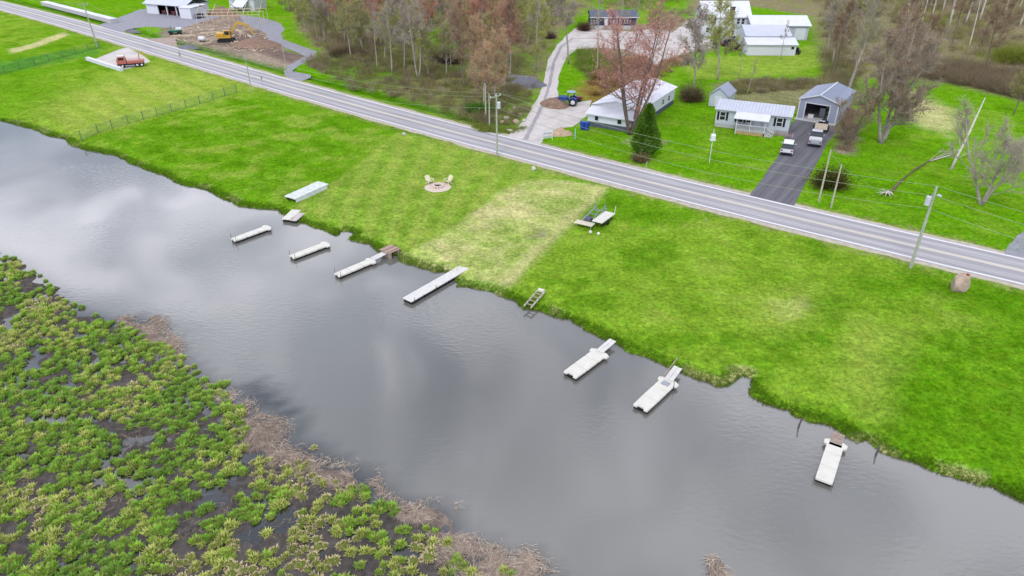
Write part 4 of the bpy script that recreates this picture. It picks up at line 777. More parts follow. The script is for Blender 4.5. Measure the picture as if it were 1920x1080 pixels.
# ---------------------------------------------------------------- vehicles
def car(name, lab, cat, loc, rz, L_=4.6, W_=1.8, prof=None, house=None, body=None, hgt=1.6, extras=None, group=None):
    """side outlines in (x, z), x from tail 0 to nose L_"""
    t = thing(name, lab, cat, (*loc, .03), rz, group); w = W_/2
    def shell(P, inset_top, zlo, zhi):
        rings = []
        for s in (-1, 1):
            pass
        m = MB(); n = len(P); i0 = 0
        ys = [-w, -w*.93, w*.93, w]
        for yi, y in enumerate(ys):
            for x, z in P:
                k = (z - zlo) / max(zhi - zlo, .01); yy = y * (1 - inset_top * max(0, min(1, k)))
                e = 1 if yi in (1, 2) else 0; cx_ = L_/2; m.v.append((cx_ + (x - cx_) * (1 if e else .985), yy, z if e else zlo + (z - zlo) * .97))
        for a in range(3):
            for k in range(n): m.f.append((a*n+k, a*n+(k+1)%n, (a+1)*n+(k+1)%n, (a+1)*n+k))
        m.f.append(tuple(range(n))); m.f.append(tuple(range(3*n, 4*n))[::-1]); return m
    shell(prof, .05, .25, 1.0).build('body', body, t, smooth=False)
    g = shell(house, .2, house[0][1], hgt); g.xf(Matrix.Diagonal((1, .97, 1, 1))).build('window', M_glass, t)
    top = [(x, z) for x, z in house if z > hgt - .12]; x0, x1 = min(p[0] for p in top), max(p[0] for p in top)
    MB().box(x0 - .03, x1 + .03, -w*.78, w*.78, hgt - .05, hgt + .02).build('roof', body, t, bevel=.03)
    wm = MB().tube([(0,-.11,0),(0,.11,0)], .34, 16).mesh('wheel', M_black); rm = MB().tube([(0,-.12,0),(0,.12,0)], .2, 10).mesh('rim', M_metal)
    for x in (L_*.19, L_*.81):
        for s in (-1, 1): q = link('wheel', wm, t); q.location = (x, s*(w-.09), .34); r_ = link('rim', rm, q)
    for s in (-1, 1):
        MB().box(L_-.08, L_+.01, s*w*.72-.14, s*w*.72+.14, .62, .76).build('headlight', M_trim, t); MB().box(-.01, .07, s*w*.76-.12, s*w*.76+.12, .7, .92).build('tail_light', mat('red_lens', srgb(150,24,28), .3), t)
        MB().box(L_*.62, L_*.62+.12, s*(w+.1)-.08, s*(w+.1)+.08, .95, 1.08).build('mirror', body, t)
    MB().box(-.04, .12, -w*.9, w*.9, .3, .5).build('bumper', M_black, t); MB().box(L_-.1, L_+.04, -w*.9, w*.9, .28, .48).build('bumper', M_black, t)
    return t
M_cw = mat('white_car_paint', srgb(222,224,232), .25, var=.02, spec=.5); M_cs = mat('silver_car_paint', srgb(190,194,204), .25, var=.02, metal=.2, spec=.5)
SUVP = [(.05,.3),(0,.6),(.05,1.0),(1.2,1.05),(3.3,1.02),(4.3,.9),(4.6,.68),(4.62,.3)]; SUVH = [(.15,.98),(.4,1.5),(.7,1.62),(2.5,1.62),(2.8,1.58),(3.55,1.0)]
yv = R(66); car('white_suv', 'white SUV parked lower down the paved driveway', 'car', G(1473,293), yv, prof=SUVP, house=SUVH, body=M_cw, hgt=1.64)
PKP = [(.05,.4),(0,.7),(.02,1.12),(2.0,1.12),(4.1,1.12),(5.2,1.02),(5.5,.8),(5.5,.35)]; PKH = [(1.75,1.1),(1.95,1.72),(2.2,1.84),(3.3,1.84),(4.1,1.12)]
t = car('silver_pickup', 'silver pickup truck parked just below the garage', 'pickup truck', G(1526,277), yv, L_=5.5, W_=1.95, prof=PKP, house=PKH, body=M_cs, hgt=1.86); MB().box(.15, 1.75, -.82, .82, 1.12, 1.17).build('bed_cover', M_cs, t, bevel=.02)
x, y = G(1537,250); t = thing('flatbed_trailer', 'tan-decked flatbed trailer between the pickup and the garage', 'trailer', (x, y, 0), yv)
for k in range(7): MB().box(0, 3.4, -.95 + k*.272, -.95 + k*.272 + .255, .62, .68).build('deck_plank', mat('tan_plank', srgb(206,190,168), .8, var=.1, scale=3), t)
MB().bar((0,-.98,.6),(3.4,-.98,.6),.1).bar((0,.98,.6),(3.4,.98,.6),.1).bar((0,0,.5),(-1.1,0,.5),.1).build('frame', M_black, t)
for s in (-1, 1): MB().tube([(1.6, s*1.1-.1, .33),(1.6, s*1.1+.1, .33)], .33, 14).build('wheel', M_black, t); MB().box(1.15, 2.05, s*1.1-.13, s*1.1+.13, .7, .74).build('mudguard', M_black, t)
x, y = G(1543,234); t = thing('quad_bike', 'dark blue and white quad bike on the apron in front of the garage', 'quad bike', (x, y, .07), R(50))
for a in (-.55, .55):
    for s in (-.45, .45): MB().tube([(a, s-.12, .28),(a, s+.12, .28)], .28, 12).build('wheel', M_black, t)
MB().loft([[(x_, -w_, z0_), (x_, w_, z0_), (x_, w_*.7, z1_), (x_, -w_*.7, z1_)] for x_, w_, z0_, z1_ in ((-.75,.25,.45,.7),(-.3,.3,.35,.82),(.3,.25,.35,.8),(.8,.28,.5,.72))]).build('body', mat('quad_blue', srgb(40,56,96), .4), t)
MB().box(-.6,.1,-.15,.15,.8,.92).build('seat', M_black, t); MB().box(-.95,-.5,-.4,.4,.72,.76).build('rack', M_trim, t); MB().bar((.4,-.35,1.05),(.4,.35,1.05),.05).bar((.45,0,.75),(.4,0,1.05),.05).build('handlebar', M_black, t)
x, y = G(1352,86); car('maroon_car', 'maroon car parked in front of the farmhouse wing', 'car', (x, y), R(8), prof=SUVP, house=SUVH, body=mat('maroon_car_paint', srgb(110,66,80), .3), hgt=1.64, L_=4.62)
JP = [(.05,.4),(0,.6),(0,1.1),(2.0,1.15),(3.8,1.12),(3.9,.5),(3.9,.4)]; JH = [(.1,1.08),(.15,1.8),(.3,1.86),(2.0,1.86),(2.4,1.15)]
car('black_jeep', 'black boxy off-roader with a white hardtop parked beside the white barn', 'car', G(1366,96), R(35), prof=JP, house=JH, body=M_black, hgt=1.88, L_=3.9); car('white_pickup', 'white-roofed truck parked behind the black off-roader', 'car', G(1366,80), R(10), prof=SUVP, house=SUVH, body=M_cw, hgt=1.7)
x, y = G(1494,101); t = thing('garden_tractor', 'black machine parked at the right end of the white barn', 'machine', (x, y, 0), R(60)); MB().box(-.8,.9,-.4,.4,.4,1.0).build('body', M_black, t, bevel=.08); MB().box(-.5,.1,-.3,.3,1.0,1.5).build('seat', M_black, t)
for a, rr_ in ((-.6,.5),(.7,.35)):
    for s in (-.55,.55): MB().tube([(a, s-.12, rr_),(a, s+.12, rr_)], rr_, 12).build('wheel', M_black, t)
# blue tractor with loader
x, y = G(1068,197); t = thing('blue_tractor', 'blue tractor with a front loader working beside the dirt pile', 'tractor', (x, y, 0), R(172)); MBL2 = mat('tractor_blue', srgb(52,92,170), .45)
MB().box(.2, 2.0, -.38, .38, .85, 1.45).build('hood', MBL2, t, bevel=.08); MB().box(-.9, .2, -.5, .5, .6, 1.1).build('chassis', M_black, t)
cbn = MB(); 
for a in ((-.8,-.6),(-.8,.6),(.35,-.6),(.35,.6)): cbn.bar((*a, 1.0), (*a, 2.35), .08)
cbn.build('cab_frame', M_black, t); MB().box(-.95, .5, -.72, .72, 2.35, 2.45).build('cab_roof', mat('light_blue_roof', srgb(150,186,206), .5), t, bevel=.04); MB().box(-.5,-.0,-.25,.25,1.1,1.6).build('seat', M_black, t)
for s in (-1, 1):
    q = MB().tube([(-.6, s*.85-.2, .75),(-.6, s*.85+.2, .75)], .75, 18).build('rear_wheel', M_black, t); MB().tube([(-.6, s*.85-.21, .75),(-.6, s*.85+.21, .75)], .38, 12).build('rim', M_trim, q)
    q = MB().tube([(1.6, s*.75-.14, .42),(1.6, s*.75+.14, .42)], .42, 16).build('front_wheel', M_black, t); MB().tube([(1.6, s*.75-.15, .42),(1.6, s*.75+.15, .42)], .22, 10).build('rim', M_trim, q)
    MB().bar((.4, s*.55, 1.5), (1.9, s*.55, 1.5), .12).bar((1.9, s*.55, 1.5), (2.9, s*.55, .5), .12).build('loader_arm', MBL2, t); MB().prism([(-1.3,.9),(-.1,.9),(.1,1.35),(-.6,1.62),(-1.2,1.4)], s*.65, s*1.05).build('fender', MBL2, t)
MB().prism([(2.8,.15),(3.5,.1),(3.45,.2),(2.95,.3),(2.9,.85),(2.8,.85)], -.95, .95).build('bucket', M_metal, t)
t = thing('red_implement', 'small dark red farm implement behind the blue tractor', 'implement', (*G(1084,190), 0), R(10)); MB().box(-.6,.6,-.5,.5,.35,.9).build('hopper', mat('dark_red', srgb(130,50,62), .5), t, bevel=.05); MB().bar((-.9,0,.4),(.9,0,.4),.1).build('frame', M_black, t)
for s in (-.6,.6): MB().tube([(0,s-.08,.3),(0,s+.08,.3)], .3, 12).build('wheel', M_black, t)
# yellow excavator
x, y = G(425,78); t = thing('yellow_excavator', 'yellow excavator with its boom folded over the dirt yard', 'excavator', (x, y, 0), R(8)); M_yel = mat('excavator_yellow', srgb(214,170,60), .5, var=.15)
for s in (-1.05, 1.05): MB().prism([(-1.7,.0),(1.7,.0),(2.1,.4),(1.7,.85),(-1.7,.85),(-2.1,.4)], s-.28, s+.28).build('track', M_black, t)
MB().box(-1.9, 1.4, -1.2, 1.2, 1.0, 1.35).build('turntable', M_yel, t, bevel=.05); MB().box(-2.1, -.2, -1.2, 1.2, 1.35, 2.2).build('engine_housing', M_yel, t, bevel=.1)
c_ = MB().box(-.1, 1.4, -1.2, -.25, 1.35, 2.85).build('cab', M_yel, t, bevel=.06); MB().box(1.4, 1.42, -1.1, -.35, 1.7, 2.7).box(.1, 1.2, -1.22, -1.2, 1.8, 2.7).build('window', M_glass, c_)
MB().prism([(.8,1.5),(1.3,1.4),(3.4,4.2),(5.6,3.7),(5.5,4.1),(3.2,4.8)], .05, .5).build('boom', M_yel, t); MB().prism([(5.3,4.3),(5.8,4.0),(7.1,1.4),(6.8,1.3)], .08, .46).build('stick', M_yel, t); MB().prism([(6.7,1.5),(7.3,1.3),(7.4,.4),(6.5,.3),(6.2,.9)], -.3, .8).build('bucket', M_metal, t); MB().bar((1.6,.27,1.6),(3.2,.27,3.6),.16).bar((3.6,.27,4.9),(5.4,.27,4.5),.14).build('hydraulic_cylinder', M_metal, t)
# red and white truck on the gravel pad
x, y = G(222,127); t = thing('boom_truck', 'pinkish red work truck with a tan boom parked on the gravel pad', 'truck', (x, y, 0), R(22)); M_tr = mat('faded_red', srgb(196,112,100), .5, var=.2); 
MB().box(0, 5.2, -.95, .95, .55, .85).build('chassis', M_black, t); MB().prism([(0,.85),(1.9,.85),(1.9,1.7),(1.6,2.35),(.35,2.35),(0,1.6)], -.95, .95).build('cab', M_tr, t, bevel=.05); MB().box(.45,1.5,-.97,.97,1.65,2.15).build('window', M_glass, t); MB().box(.3,1.6,-.8,.8,2.36,2.5).build('cab_roof', M_trim, t)
MB().box(2.05, 5.3, -1.05, 1.05, .86, 1.35).build('bed', M_tr, t, bevel=.04); MB().box(2.2, 4.6, -.9, .9, 1.36, 1.6).build('load', mat('pink_load', srgb(214,172,168), .8, var=.25, scale=4), t); MB().bar((4.4,0,1.4),(4.7,0,3.0),.22).bar((4.7,0,3.0),(6.1,-.3,1.7),.18).build('boom', mat('tan_boom', srgb(206,166,96), .6), t)
for a in (1.0, 3.9, 4.8):
    for s in (-1, 1): q = MB().tube([(a, s*.88-.14, .46),(a, s*.88+.14, .46)], .46, 14).build('wheel', M_black, t); MB().tube([(a, s*.88-.15, .46),(a, s*.88+.15, .46)], .22, 10).build('rim', M_trim, q)
x, y = G(330,64); t = thing('green_utility_cart', 'dark green utility machine with a white hood in the dirt yard', 'machine', (x, y, 0), R(15)); M_gr = mat('machine_green', srgb(30,110,84), .5); MB().box(-1.8,1.6,-.8,.8,.5,1.1).build('body', M_gr, t, bevel=.1); MB().box(.2,1.7,-.7,.7,1.12,1.6).build('hood', M_trim, t, bevel=.1); MB().bar((-1.0,-.7,1.1),(-1.0,-.7,2.0),.08).bar((-1.0,.7,1.1),(-1.0,.7,2.0),.08).bar((-1.0,-.7,2.0),(-1.0,.7,2.0),.08).build('roll_bar', M_gr, t)
for a in (-1.1,1.0):
    for s in (-.85,.85): MB().tube([(a,s-.15,.45),(a,s+.15,.45)], .45, 12).build('wheel', M_black, t)
x, y = G(380,78); t = thing('white_tank', 'small white tank on the dirt in front of the excavator', 'tank', (x, y, 0), R(-15)); MB().tube([(-.9,0,.75),(-.8,0,.75),(.8,0,.75),(.9,0,.75)], [.35,.55,.55,.35], 14).build('shell', M_trim, t); MB().box(-.6,-.4,-.4,.4,0,.35).box(.4,.6,-.4,.4,0,.35).build('cradle', M_black, t)
# ---------------------------------------------------------------- trees
M_bark = mat('grey_bark', srgb(176,168,156), .95, var=.22, scale=2.5); M_barkd = mat('dark_bark', srgb(124,110,100), .95, var=.2, scale=2.5); M_barkp = mat('pale_bark', srgb(214,208,196), .9, var=.18, scale=2.5)
M_twg = mat('grey_twigs', srgb(184,172,156), 1, var=.15, scale=.4); M_twb = mat('brown_twigs', srgb(170,146,122), 1, var=.18, scale=.4)
def budm(n, c, tr=.5):
    m = mat(n, srgb(*c), .9, var=.22, scale=.5, spec=.1); nn = m.node_tree.nodes; l = m.node_tree.links; b = nn['Principled BSDF']
    t_ = nn.new('ShaderNodeBsdfTranslucent'); t_.inputs[0].default_value = (*srgb(*c), 1); x = nn.new('ShaderNodeMixShader'); x.inputs[0].default_value = tr
    l.new(b.outputs[0], x.inputs[1]); l.new(t_.outputs[0], x.inputs[2]); l.new(x.outputs[0], nn['Material Output'].inputs[0]); return m
BUD = dict(red=budm('red_buds', (224,156,130)), orange=budm('orange_buds', (220,182,140)), green=budm('green_buds', (196,204,100)), olive=budm('olive_buds', (182,184,112)), grey=budm('grey_buds', (192,180,164)), brown=budm('brown_buds', (176,152,126)), rose=budm('rose_buds', (238,172,156)), leaf=budm('fresh_leaves', (150,188,66)))
def rot_about(d, r):
    a = d.orthogonal().normalized(); a.rotate(Matrix.Rotation(r.random()*6.283, 3, d)); return a
def tri_spray(P, D, Ln, Wd, r):
    """flat tapering slivers from points P along directions D"""
    n = len(P); a = r.normal(size=(n, 3)); s = np.cross(D, a); s /= np.linalg.norm(s, axis=1)[:, None] + 1e-9
    V = np.stack([P - s*Wd[:, None]/2, P + s*Wd[:, None]/2, P + D*Ln[:, None]], 1).reshape(-1, 3); return V
def make_tree(seed, h=14, r0=.16, stems=1, first=.35, nl=16, spread=2.6, tw=1900, buds=1300, bs=.13, up=.75, lean=0, splay=.25):
    rr = random.Random(seed); r = np.random.default_rng(seed); T = MB(); seg = []
    for s in range(stems):
        az = s*6.283/stems + rr.random(); P = [Vector((0,0,-.3))]; d = Vector((math.cos(az)*splay*(stems>1) + lean, math.sin(az)*splay*(stems>1), 1)).normalized(); hs = h*(1 if s == 0 else rr.uniform(.75, 1))
        n = 9
        for k in range(n): d = (d + Vector((rr.gauss(0,.05), rr.gauss(0,.05), .06))).normalized(); P.append(P[-1] + d*hs/n)
        rad = [r0*(1 - .86*k/n)*(1.25 if k == 0 else 1)/(1 if stems == 1 else 1.25) for k in range(n+1)]; T.tube(P, rad, 7); seg.append((P[n//2], P[-1]))
        for i in range(nl // stems + 1):
            f = first + (1-first)*((i + rr.random())/(nl/stems + 1)); q = f*n; k = min(int(q), n-1); p = P[k].lerp(P[k+1], q-k); az = rr.random()*6.283; e = rr.uniform(.35, 1)*up
            ln = spread*(1.15 - .75*(f-first)/(1-first))*rr.uniform(.7, 1.15); dd = Vector((math.cos(az), math.sin(az), e)).normalized(); Q = [p]
            for j in range(4): dd = (dd + Vector((rr.gauss(0,.12), rr.gauss(0,.12), .14))).normalized(); Q.append(Q[-1] + dd*ln/4)
            rl = max(.018, rad[k]*.42); T.tube(Q, [rl, rl*.8, rl*.6, rl*.4, rl*.15], 4, False); seg += [(Q[1], Q[2]), (Q[2], Q[3]), (Q[3], Q[4]), (Q[3], Q[4])]
            for j in range(5):
                m = rr.randint(1, 3); p2 = Q[m].lerp(Q[m+1], rr.random()); d2 = (Q[m+1]-Q[m]).normalized() + rot_about(Q[m+1]-Q[m], rr)*.9; d2.normalize(); l2 = ln*rr.uniform(.25,.5); p3 = p2 + d2*l2
                T.tube([p2, p2.lerp(p3, .5) + Vector((0,0,.05)), p3], [rl*.35, rl*.25, .006], 3, False); seg += [(p2, p3), (p2, p3)]
    trunk = T.mesh('trunk', M_bark, smooth=True, fix=False)
    A = np.array([s[0] for s in seg]); B = np.array([s[1] for s in seg]); w = np.linalg.norm(B-A, axis=1) + .3; w /= w.sum()
    def pts(n, lo=.1): i = r.choice(len(A), n, p=w); t = r.uniform(lo, 1.1, n)[:, None]; return A[i]*(1-t) + B[i]*t, (B[i]-A[i])/(np.linalg.norm(B[i]-A[i], axis=1)[:, None]+1e-6)
    p, d = pts(tw); d = d*.7 + r.normal(size=p.shape)*.55 + np.array([0,0,.35]); d /= np.linalg.norm(d, axis=1)[:, None]; ln = r.uniform(.35, 1.1, tw)*(spread/2.6)**.5
    V1 = tri_spray(p, d, ln, r.uniform(.018, .034, tw), r)
    k = r.integers(0, tw, buds); p2 = p[k] + d[k]*(ln[k]*r.uniform(.3, 1.05, buds))[:, None] + r.normal(size=(buds, 3))*.06; sz = r.uniform(.6, 1.5, buds)*bs
    V2 = (p2[:, None, :] + r.normal(size=(buds, 3, 3))*sz[:, None, None]*.55).reshape(-1, 3)
    V = np.concatenate([V1, V2]); Fc = np.arange(len(V)).reshape(-1, 3); mi = np.concatenate([np.zeros(tw), np.ones(buds)])
    crown = np_mesh('crown', V, Fc, None, mats=[M_twg, BUD['grey']], midx=mi); return trunk, crown
TR = {}
TR['tall'] = [make_tree(100+i, h=15, r0=.17, first=.36, nl=17, spread=2.6, tw=2600, buds=3400, bs=.15) for i in range(5)]
TR['bushy'] = [make_tree(120+i, h=11, r0=.15, first=.25, nl=20, spread=3.0, tw=2800, buds=4200, bs=.15, up=.9) for i in range(4)]
TR['bare'] = [make_tree(140+i, h=16, r0=.17, first=.5, nl=11, spread=1.9, tw=1500, buds=700, bs=.1) for i in range(4)]
TR['pair'] = [make_tree(160+i, h=13, r0=.17, stems=2+i, first=.35, nl=18, spread=2.4, tw=2400, buds=2600, splay=.22) for i in range(2)]
def tree(kind, i, name, label, x, y, bark, tw, bud, s=1., group=None, rz=None, cat='tree', hs=None):
    tm, cm = TR[kind][i % len(TR[kind])]; t = thing(name, label, cat, (x, y, 0), rz if rz is not None else random.random()*6.28, group); t.scale = (s, s, s*(hs or 1))
    a = link('trunk', tm, t); a.material_slots[0].link = 'OBJECT'; a.material_slots[0].material = bark
    c = link('crown', cm, t)
    for k, m in ((0, tw), (1, bud)): c.material_slots[k].link = 'OBJECT'; c.material_slots[k].material = m
    return t
rt = random.Random(5); cells = {}
WOODS = [  # region in photo pixels, count, mix of looks, words for the place
 ([(500,-30),(600,-30),(620,90),(590,98),(560,70),(540,30)], 34, ('greyish', 'olive', 'greenish'), 'wood by the gravel track'),
 ([(600,-30),(740,-30),(740,120),(640,118),(605,100)], 44, ('rusty', 'olive', 'greyish', 'rusty'), 'main wood, left part'),
 ([(740,-30),(850,-30),(850,175),(800,150),(740,125)], 46, ('greenish', 'greyish', 'rusty', 'olive'), 'main wood, middle part'),
 ([(850,-30),(960,-30),(960,150),(940,210),(900,215),(850,190)], 46, ('orange', 'rusty', 'orange', 'brown'), 'main wood, right part'),
 ([(960,-30),(1105,-30),(1100,15),(1050,55),(1018,110),(1005,140),(965,140)], 32, ('greyish', 'olive', 'greyish', 'greenish'), 'wood left of the drive'),
 ([(1090,-45),(1310,-45),(1300,-5),(1110,0)], 14, ('greenish', 'olive', 'brown'), 'wood behind navy house'),
 ([(1410,-50),(1700,-50),(1640,60),(1560,30),(1530,5),(1420,-5)], 34, ('greenish', 'fresh green', 'olive'), 'green wood behind barns'),
 ([(1545,50),(1620,40),(1610,140),(1560,150),(1540,110)], 12, ('brown', 'greyish', 'olive'), 'trees left of the garage'),
 ([(1640,-40),(1800,-40),(1800,125),(1730,110),(1680,80)], 36, ('bare grey', 'brown', 'bare grey', 'greenish'), 'bare wood behind right lawn'),
 ([(1800,-40),(2000,-40),(2050,150),(1920,155),(1800,130)], 42, ('bare grey', 'bare grey', 'brown', 'bare grey'), 'bare wood, upper right corner'),
]
LOOK = {'greyish': ('tall', M_bark, M_twg, BUD['grey']), 'olive': ('bushy', M_bark, M_twg, BUD['olive']), 'greenish': ('bushy', M_bark, M_twg, BUD['green']), 'rusty': ('tall', M_bark, M_twg, BUD['red']), 'orange': ('bushy', M_bark, M_twg, BUD['orange']),
        'brown': ('tall', M_barkd, M_twb, BUD['brown']), 'fresh green': ('bushy', M_barkd, M_twb, BUD['leaf']), 'bare grey': ('bare', M_barkp, M_twg, BUD['grey'])}
for reg, cnt, looks, where in WOODS:
    P = poly_px(reg); xs = [p[0] for p in P]; ys_ = [p[1] for p in P]; got = []; tries = 0
    while len(got) < cnt and tries < 6000:
        tries += 1; x, y = rt.uniform(min(xs), max(xs)), rt.uniform(min(ys_), max(ys_))
        if not inside(np.array([x]), np.array([y]), P)[0] or any(math.dist((x, y), g_) < 2.6 for g_ in got): continue
        got.append((x, y)); lk = looks[len(got) % len(looks)]; kd, bk, tw_, bd = LOOK[lk]; s = rt.uniform(.72, 1.18) * (1.25 if kd == 'bare' else 1)
        if rt.random() < .15 and kd == 'tall': kd = 'pair'
        sz_ = 'tall' if s > 1.03 else 'short' if s < .86 else 'mid-height'; yn = (y - min(ys_)) / (max(ys_) - min(ys_)); rw = 'front' if yn < .33 else 'back' if yn > .67 else 'middle'
        tree(kd, rt.randint(0, 9), 'woodland_tree', f'{sz_} {lk} tree in the {rw} rows of the {where}', x, y, bk, tw_, bd, s, f'{sz_} {lk} trees, {rw} rows, {where}')
# single trees
def one(kind, i, name, label, u, v, bark, tw, bud, vt=None, s=None, **k):
    x, y = G(u, v); base = {'tall': 15, 'bushy': 11, 'bare': 16, 'pair': 13}.get(kind, 1)
    return tree(kind, i, name, label, x, y, bark, tw, bud, s or hat(u, v, vt)/base, **k)
for k, (u, v, vt, kd, lk, lab) in enumerate((
 (708,132,10,'bare','greyish','thin dark leaning tree at the left front edge of the wood'), (693,140,60,'bare','brown','short dark trunk standing on the lawn left of the wood'), (785,150,-20,'pair','greyish','pair of pale trunks in front of the middle of the wood'),
 (735,138,-10,'tall','greyish','tall grey tree at the front of the wood left of the pale pair'), (1005,132,-30,'bare','greyish','tall bare tree on the lawn left of the gravel drive'), (1066,120,-60,'tall','greyish','tall grey tree on the inner side of the gravel drive'),
 (1120,138,-20,'bare','greyish','slim grey tree in the brush below the navy house'), (1155,112,-40,'bare','olive','leaning tree with a crooked trunk in front of the navy house'), (1193,80,-60,'tall','olive','tall tree right of the navy house'),
 (1300,172,20,'bushy','greyish','grey spreading tree between the small shed and the farmhouse yard'), (1345,150,0,'bushy','greenish','pale green budding tree in front of the farmhouse'), (1385,150,70,'bare','greyish','small bare tree in the back yard left of the white barn'),
 (1463,112,40,'bare','greyish','small thin tree in front of the white barn'), (1400,178,110,'bare','greenish','young thin tree behind the white-roofed home'), (1330,60,15,'bushy','red','red-budded tree beside the farmhouse'))):
    kd0, bk, tw_, bd = LOOK.get(lk, ('bushy', M_barkd, M_twb, BUD['red'])); one(kd, k, 'bare_tree' if lk in ('greyish', 'brown') else 'budding_tree', lab, u, v, bk, tw_, bd, vt)
TR['maple'] = [make_tree(201, h=18, r0=.30, stems=6, first=.25, nl=60, spread=5.2, tw=8000, buds=8500, bs=.125, up=.6, splay=.34)]
tree('maple', 0, 'red_maple', 'large red-budded maple with several dark stems in front of the long white house', *G(1181,252), M_barkd, mat('maple_twigs', srgb(176,136,126), 1), BUD['rose'], 1.12, rz=.6)
TR['big'] = [make_tree(202, h=20, r0=.30, stems=1, first=.3, nl=26, spread=4.2, tw=6500, buds=3500, up=1.0, lean=.12), make_tree(203, h=14, r0=.30, stems=3, first=.15, nl=60, spread=3.9, tw=17000, buds=15000, bs=.12, up=1.0, splay=.3), make_tree(204, h=12, r0=.26, stems=3, first=.2, nl=36, spread=3.6, tw=7000, buds=2500, up=.8, splay=.42)]
tree('big', 0, 'tall_bare_tree', 'tall bare tree leaning right behind the open garage', *G(1583,192), M_bark, M_twg, BUD['olive'], 1.0, rz=0)
tree('big', 1, 'dense_bare_tree', 'dense greyish brown bare tree in the middle of the right lawn', *G(1652,268), M_bark, M_twg, BUD['brown'], 1.22, rz=1)
tree('big', 1, 'dense_bare_tree', 'dense brown bare tree above the right lawn, behind the other dense one', *G(1690,160), M_bark, M_twb, BUD['brown'], 1.0, rz=3)
tree('big', 2, 'spreading_bare_tree', 'wide bare grey tree by the right edge of the lawn', *G(1840,383), M_bark, M_twg, BUD['grey'], 1.0, rz=2)
for k, (u, v, lab) in enumerate(((1900,215,'dark bushy tree at the right edge above the lawn'), (1940,250,'dark bushy tree partly cut off by the right edge'))): one('bushy', k, 'bushy_tree', lab, u, v, M_barkd, M_twb, BUD['olive'], s=.75)
tree('big', 2, 'small_brushy_tree', 'brown brushy tree in the dirt strip right of the driveway', *G(1590,272), M_barkd, M_twb, BUD['brown'], .72, rz=0)
# dead tree and fallen log
t = thing('dead_tree', 'pale dead leaning tree with broken bare limbs on the right lawn', 'tree', G(1783,318)); q = MB(); top = Vector((3.4, 3.0, 9.2)); q.tube([(0,0,-.2),(.5,.4,1.8),(1.6,1.2,4.8),top], [.24,.2,.15,.06], 8); q.build('trunk', M_barkp, t, smooth=True)
q = MB()
for a, b_, r_ in (((.8,.6,2.6),(-.6,.8,5.2),.08),((.9,.7,2.9),(.5,1.6,6.4),.08),((.6,.5,2.2),(-1.6,.3,3.6),.06),((-.6,.8,5.2),(-1.1,1.0,6.6),.04),((.4,.3,1.4),(1.9,-.2,2.8),.06),((2.2,1.8,6.2),(2.0,2.6,7.8),.04),((-.9,.5,4.2),(-1.8,.9,4.6),.03)): a = Vector(a); b_ = Vector(b_); q.tube([a, a.lerp(b_, .5) + Vector((.1,-.1,.15)), b_], [r_, r_*.7, .015], 5)
q.build('branch', M_barkp, t, smooth=True)
P = [Vector((*G(*p), .18)) for p in ((1665,366),(1690,340),(1712,322),(1740,305),(1775,290))]; t = thing('fallen_log', 'long fallen tree trunk with a pale broken root end lying on the right lawn', 'log', P[0]); o = P[0]; q = MB().tube([p - o for p in P], [.2,.15,.12,.09,.05], 8); q.build('trunk', mat('rotting_bark', srgb(120,104,84), 1, var=.3, scale=2), t, smooth=True)
q = MB(); rr_ = random.Random(9)
for k in range(9): a = k*.7; q.tube([(0,0,.1),(math.cos(a)*.5-.3, math.sin(a)*.6, .15+.3*rr_.random()),(math.cos(a)*1.0-.4, math.sin(a)*1.1, .05)], [.14,.08,.02], 6)
q.build('root_plate', M_barkp, t)
q = MB()
for k in range(8): a = P[-1] - o + Vector((rr_.uniform(-1,.5), rr_.uniform(-1,1), 0)); q.tube([P[-2]-o, a, a + Vector((rr_.uniform(0,2), rr_.uniform(-1.5,1.5), rr_.uniform(.2,1.4)))], [.06,.04,.01], 4)
q.build('branch', M_barkp, t)
# green conifer
cx_, cy_ = G(1209,292); t = thing('green_conifer', 'dense green cone-shaped evergreen in front of the long white house', 'tree', (cx_, cy_, 0)); MB().tube([(0,0,-.1),(0,0,1.4)], [.2,.16], 8).build('trunk', M_barkd, t)
r = np.random.default_rng(44); n = 15000; hh = hat(1209,292,196); z = r.uniform(0, 1, n)**.85; a = r.uniform(0, 6.283, n); rad = 2.45*np.clip(1-z, 0, 1)**.62*(.86 + .22*np.sin(a*5 + z*9) * .5)*(z > -.1)*r.uniform(.62, 1.03, n)**.5; rad *= np.minimum(1, .65 + z*3)*(.80 + .45*fbm(a*1.6 + 5, z*5, 1, 3, 150))
P = np.stack([np.cos(a)*rad, np.sin(a)*rad, .5 + z*(hh-.5)], 1); D = np.stack([np.cos(a)*.7, np.sin(a)*.7, np.full(n, .6)], 1) + r.normal(size=(n, 3))*.35; V = tri_spray(P, D/np.linalg.norm(D, axis=1)[:, None], r.uniform(.2, .42, n), r.uniform(.09, .18, n), r)
cc = np.array(srgb(104,148,50))*(.6 + .8*r.random((n, 1))) ; cc[r.random(n) < .07] = srgb(150,176,84); M_leaf = attr_mat('evergreen_leaf', fine=1.0, fvar=.3, mid=.5, mvar=.15, bump=0, trans=.25)
link('crown', np_mesh('crown', V, np.arange(len(V)).reshape(-1, 3), M_leaf, col=np.repeat(cc, 3, 0)), t)
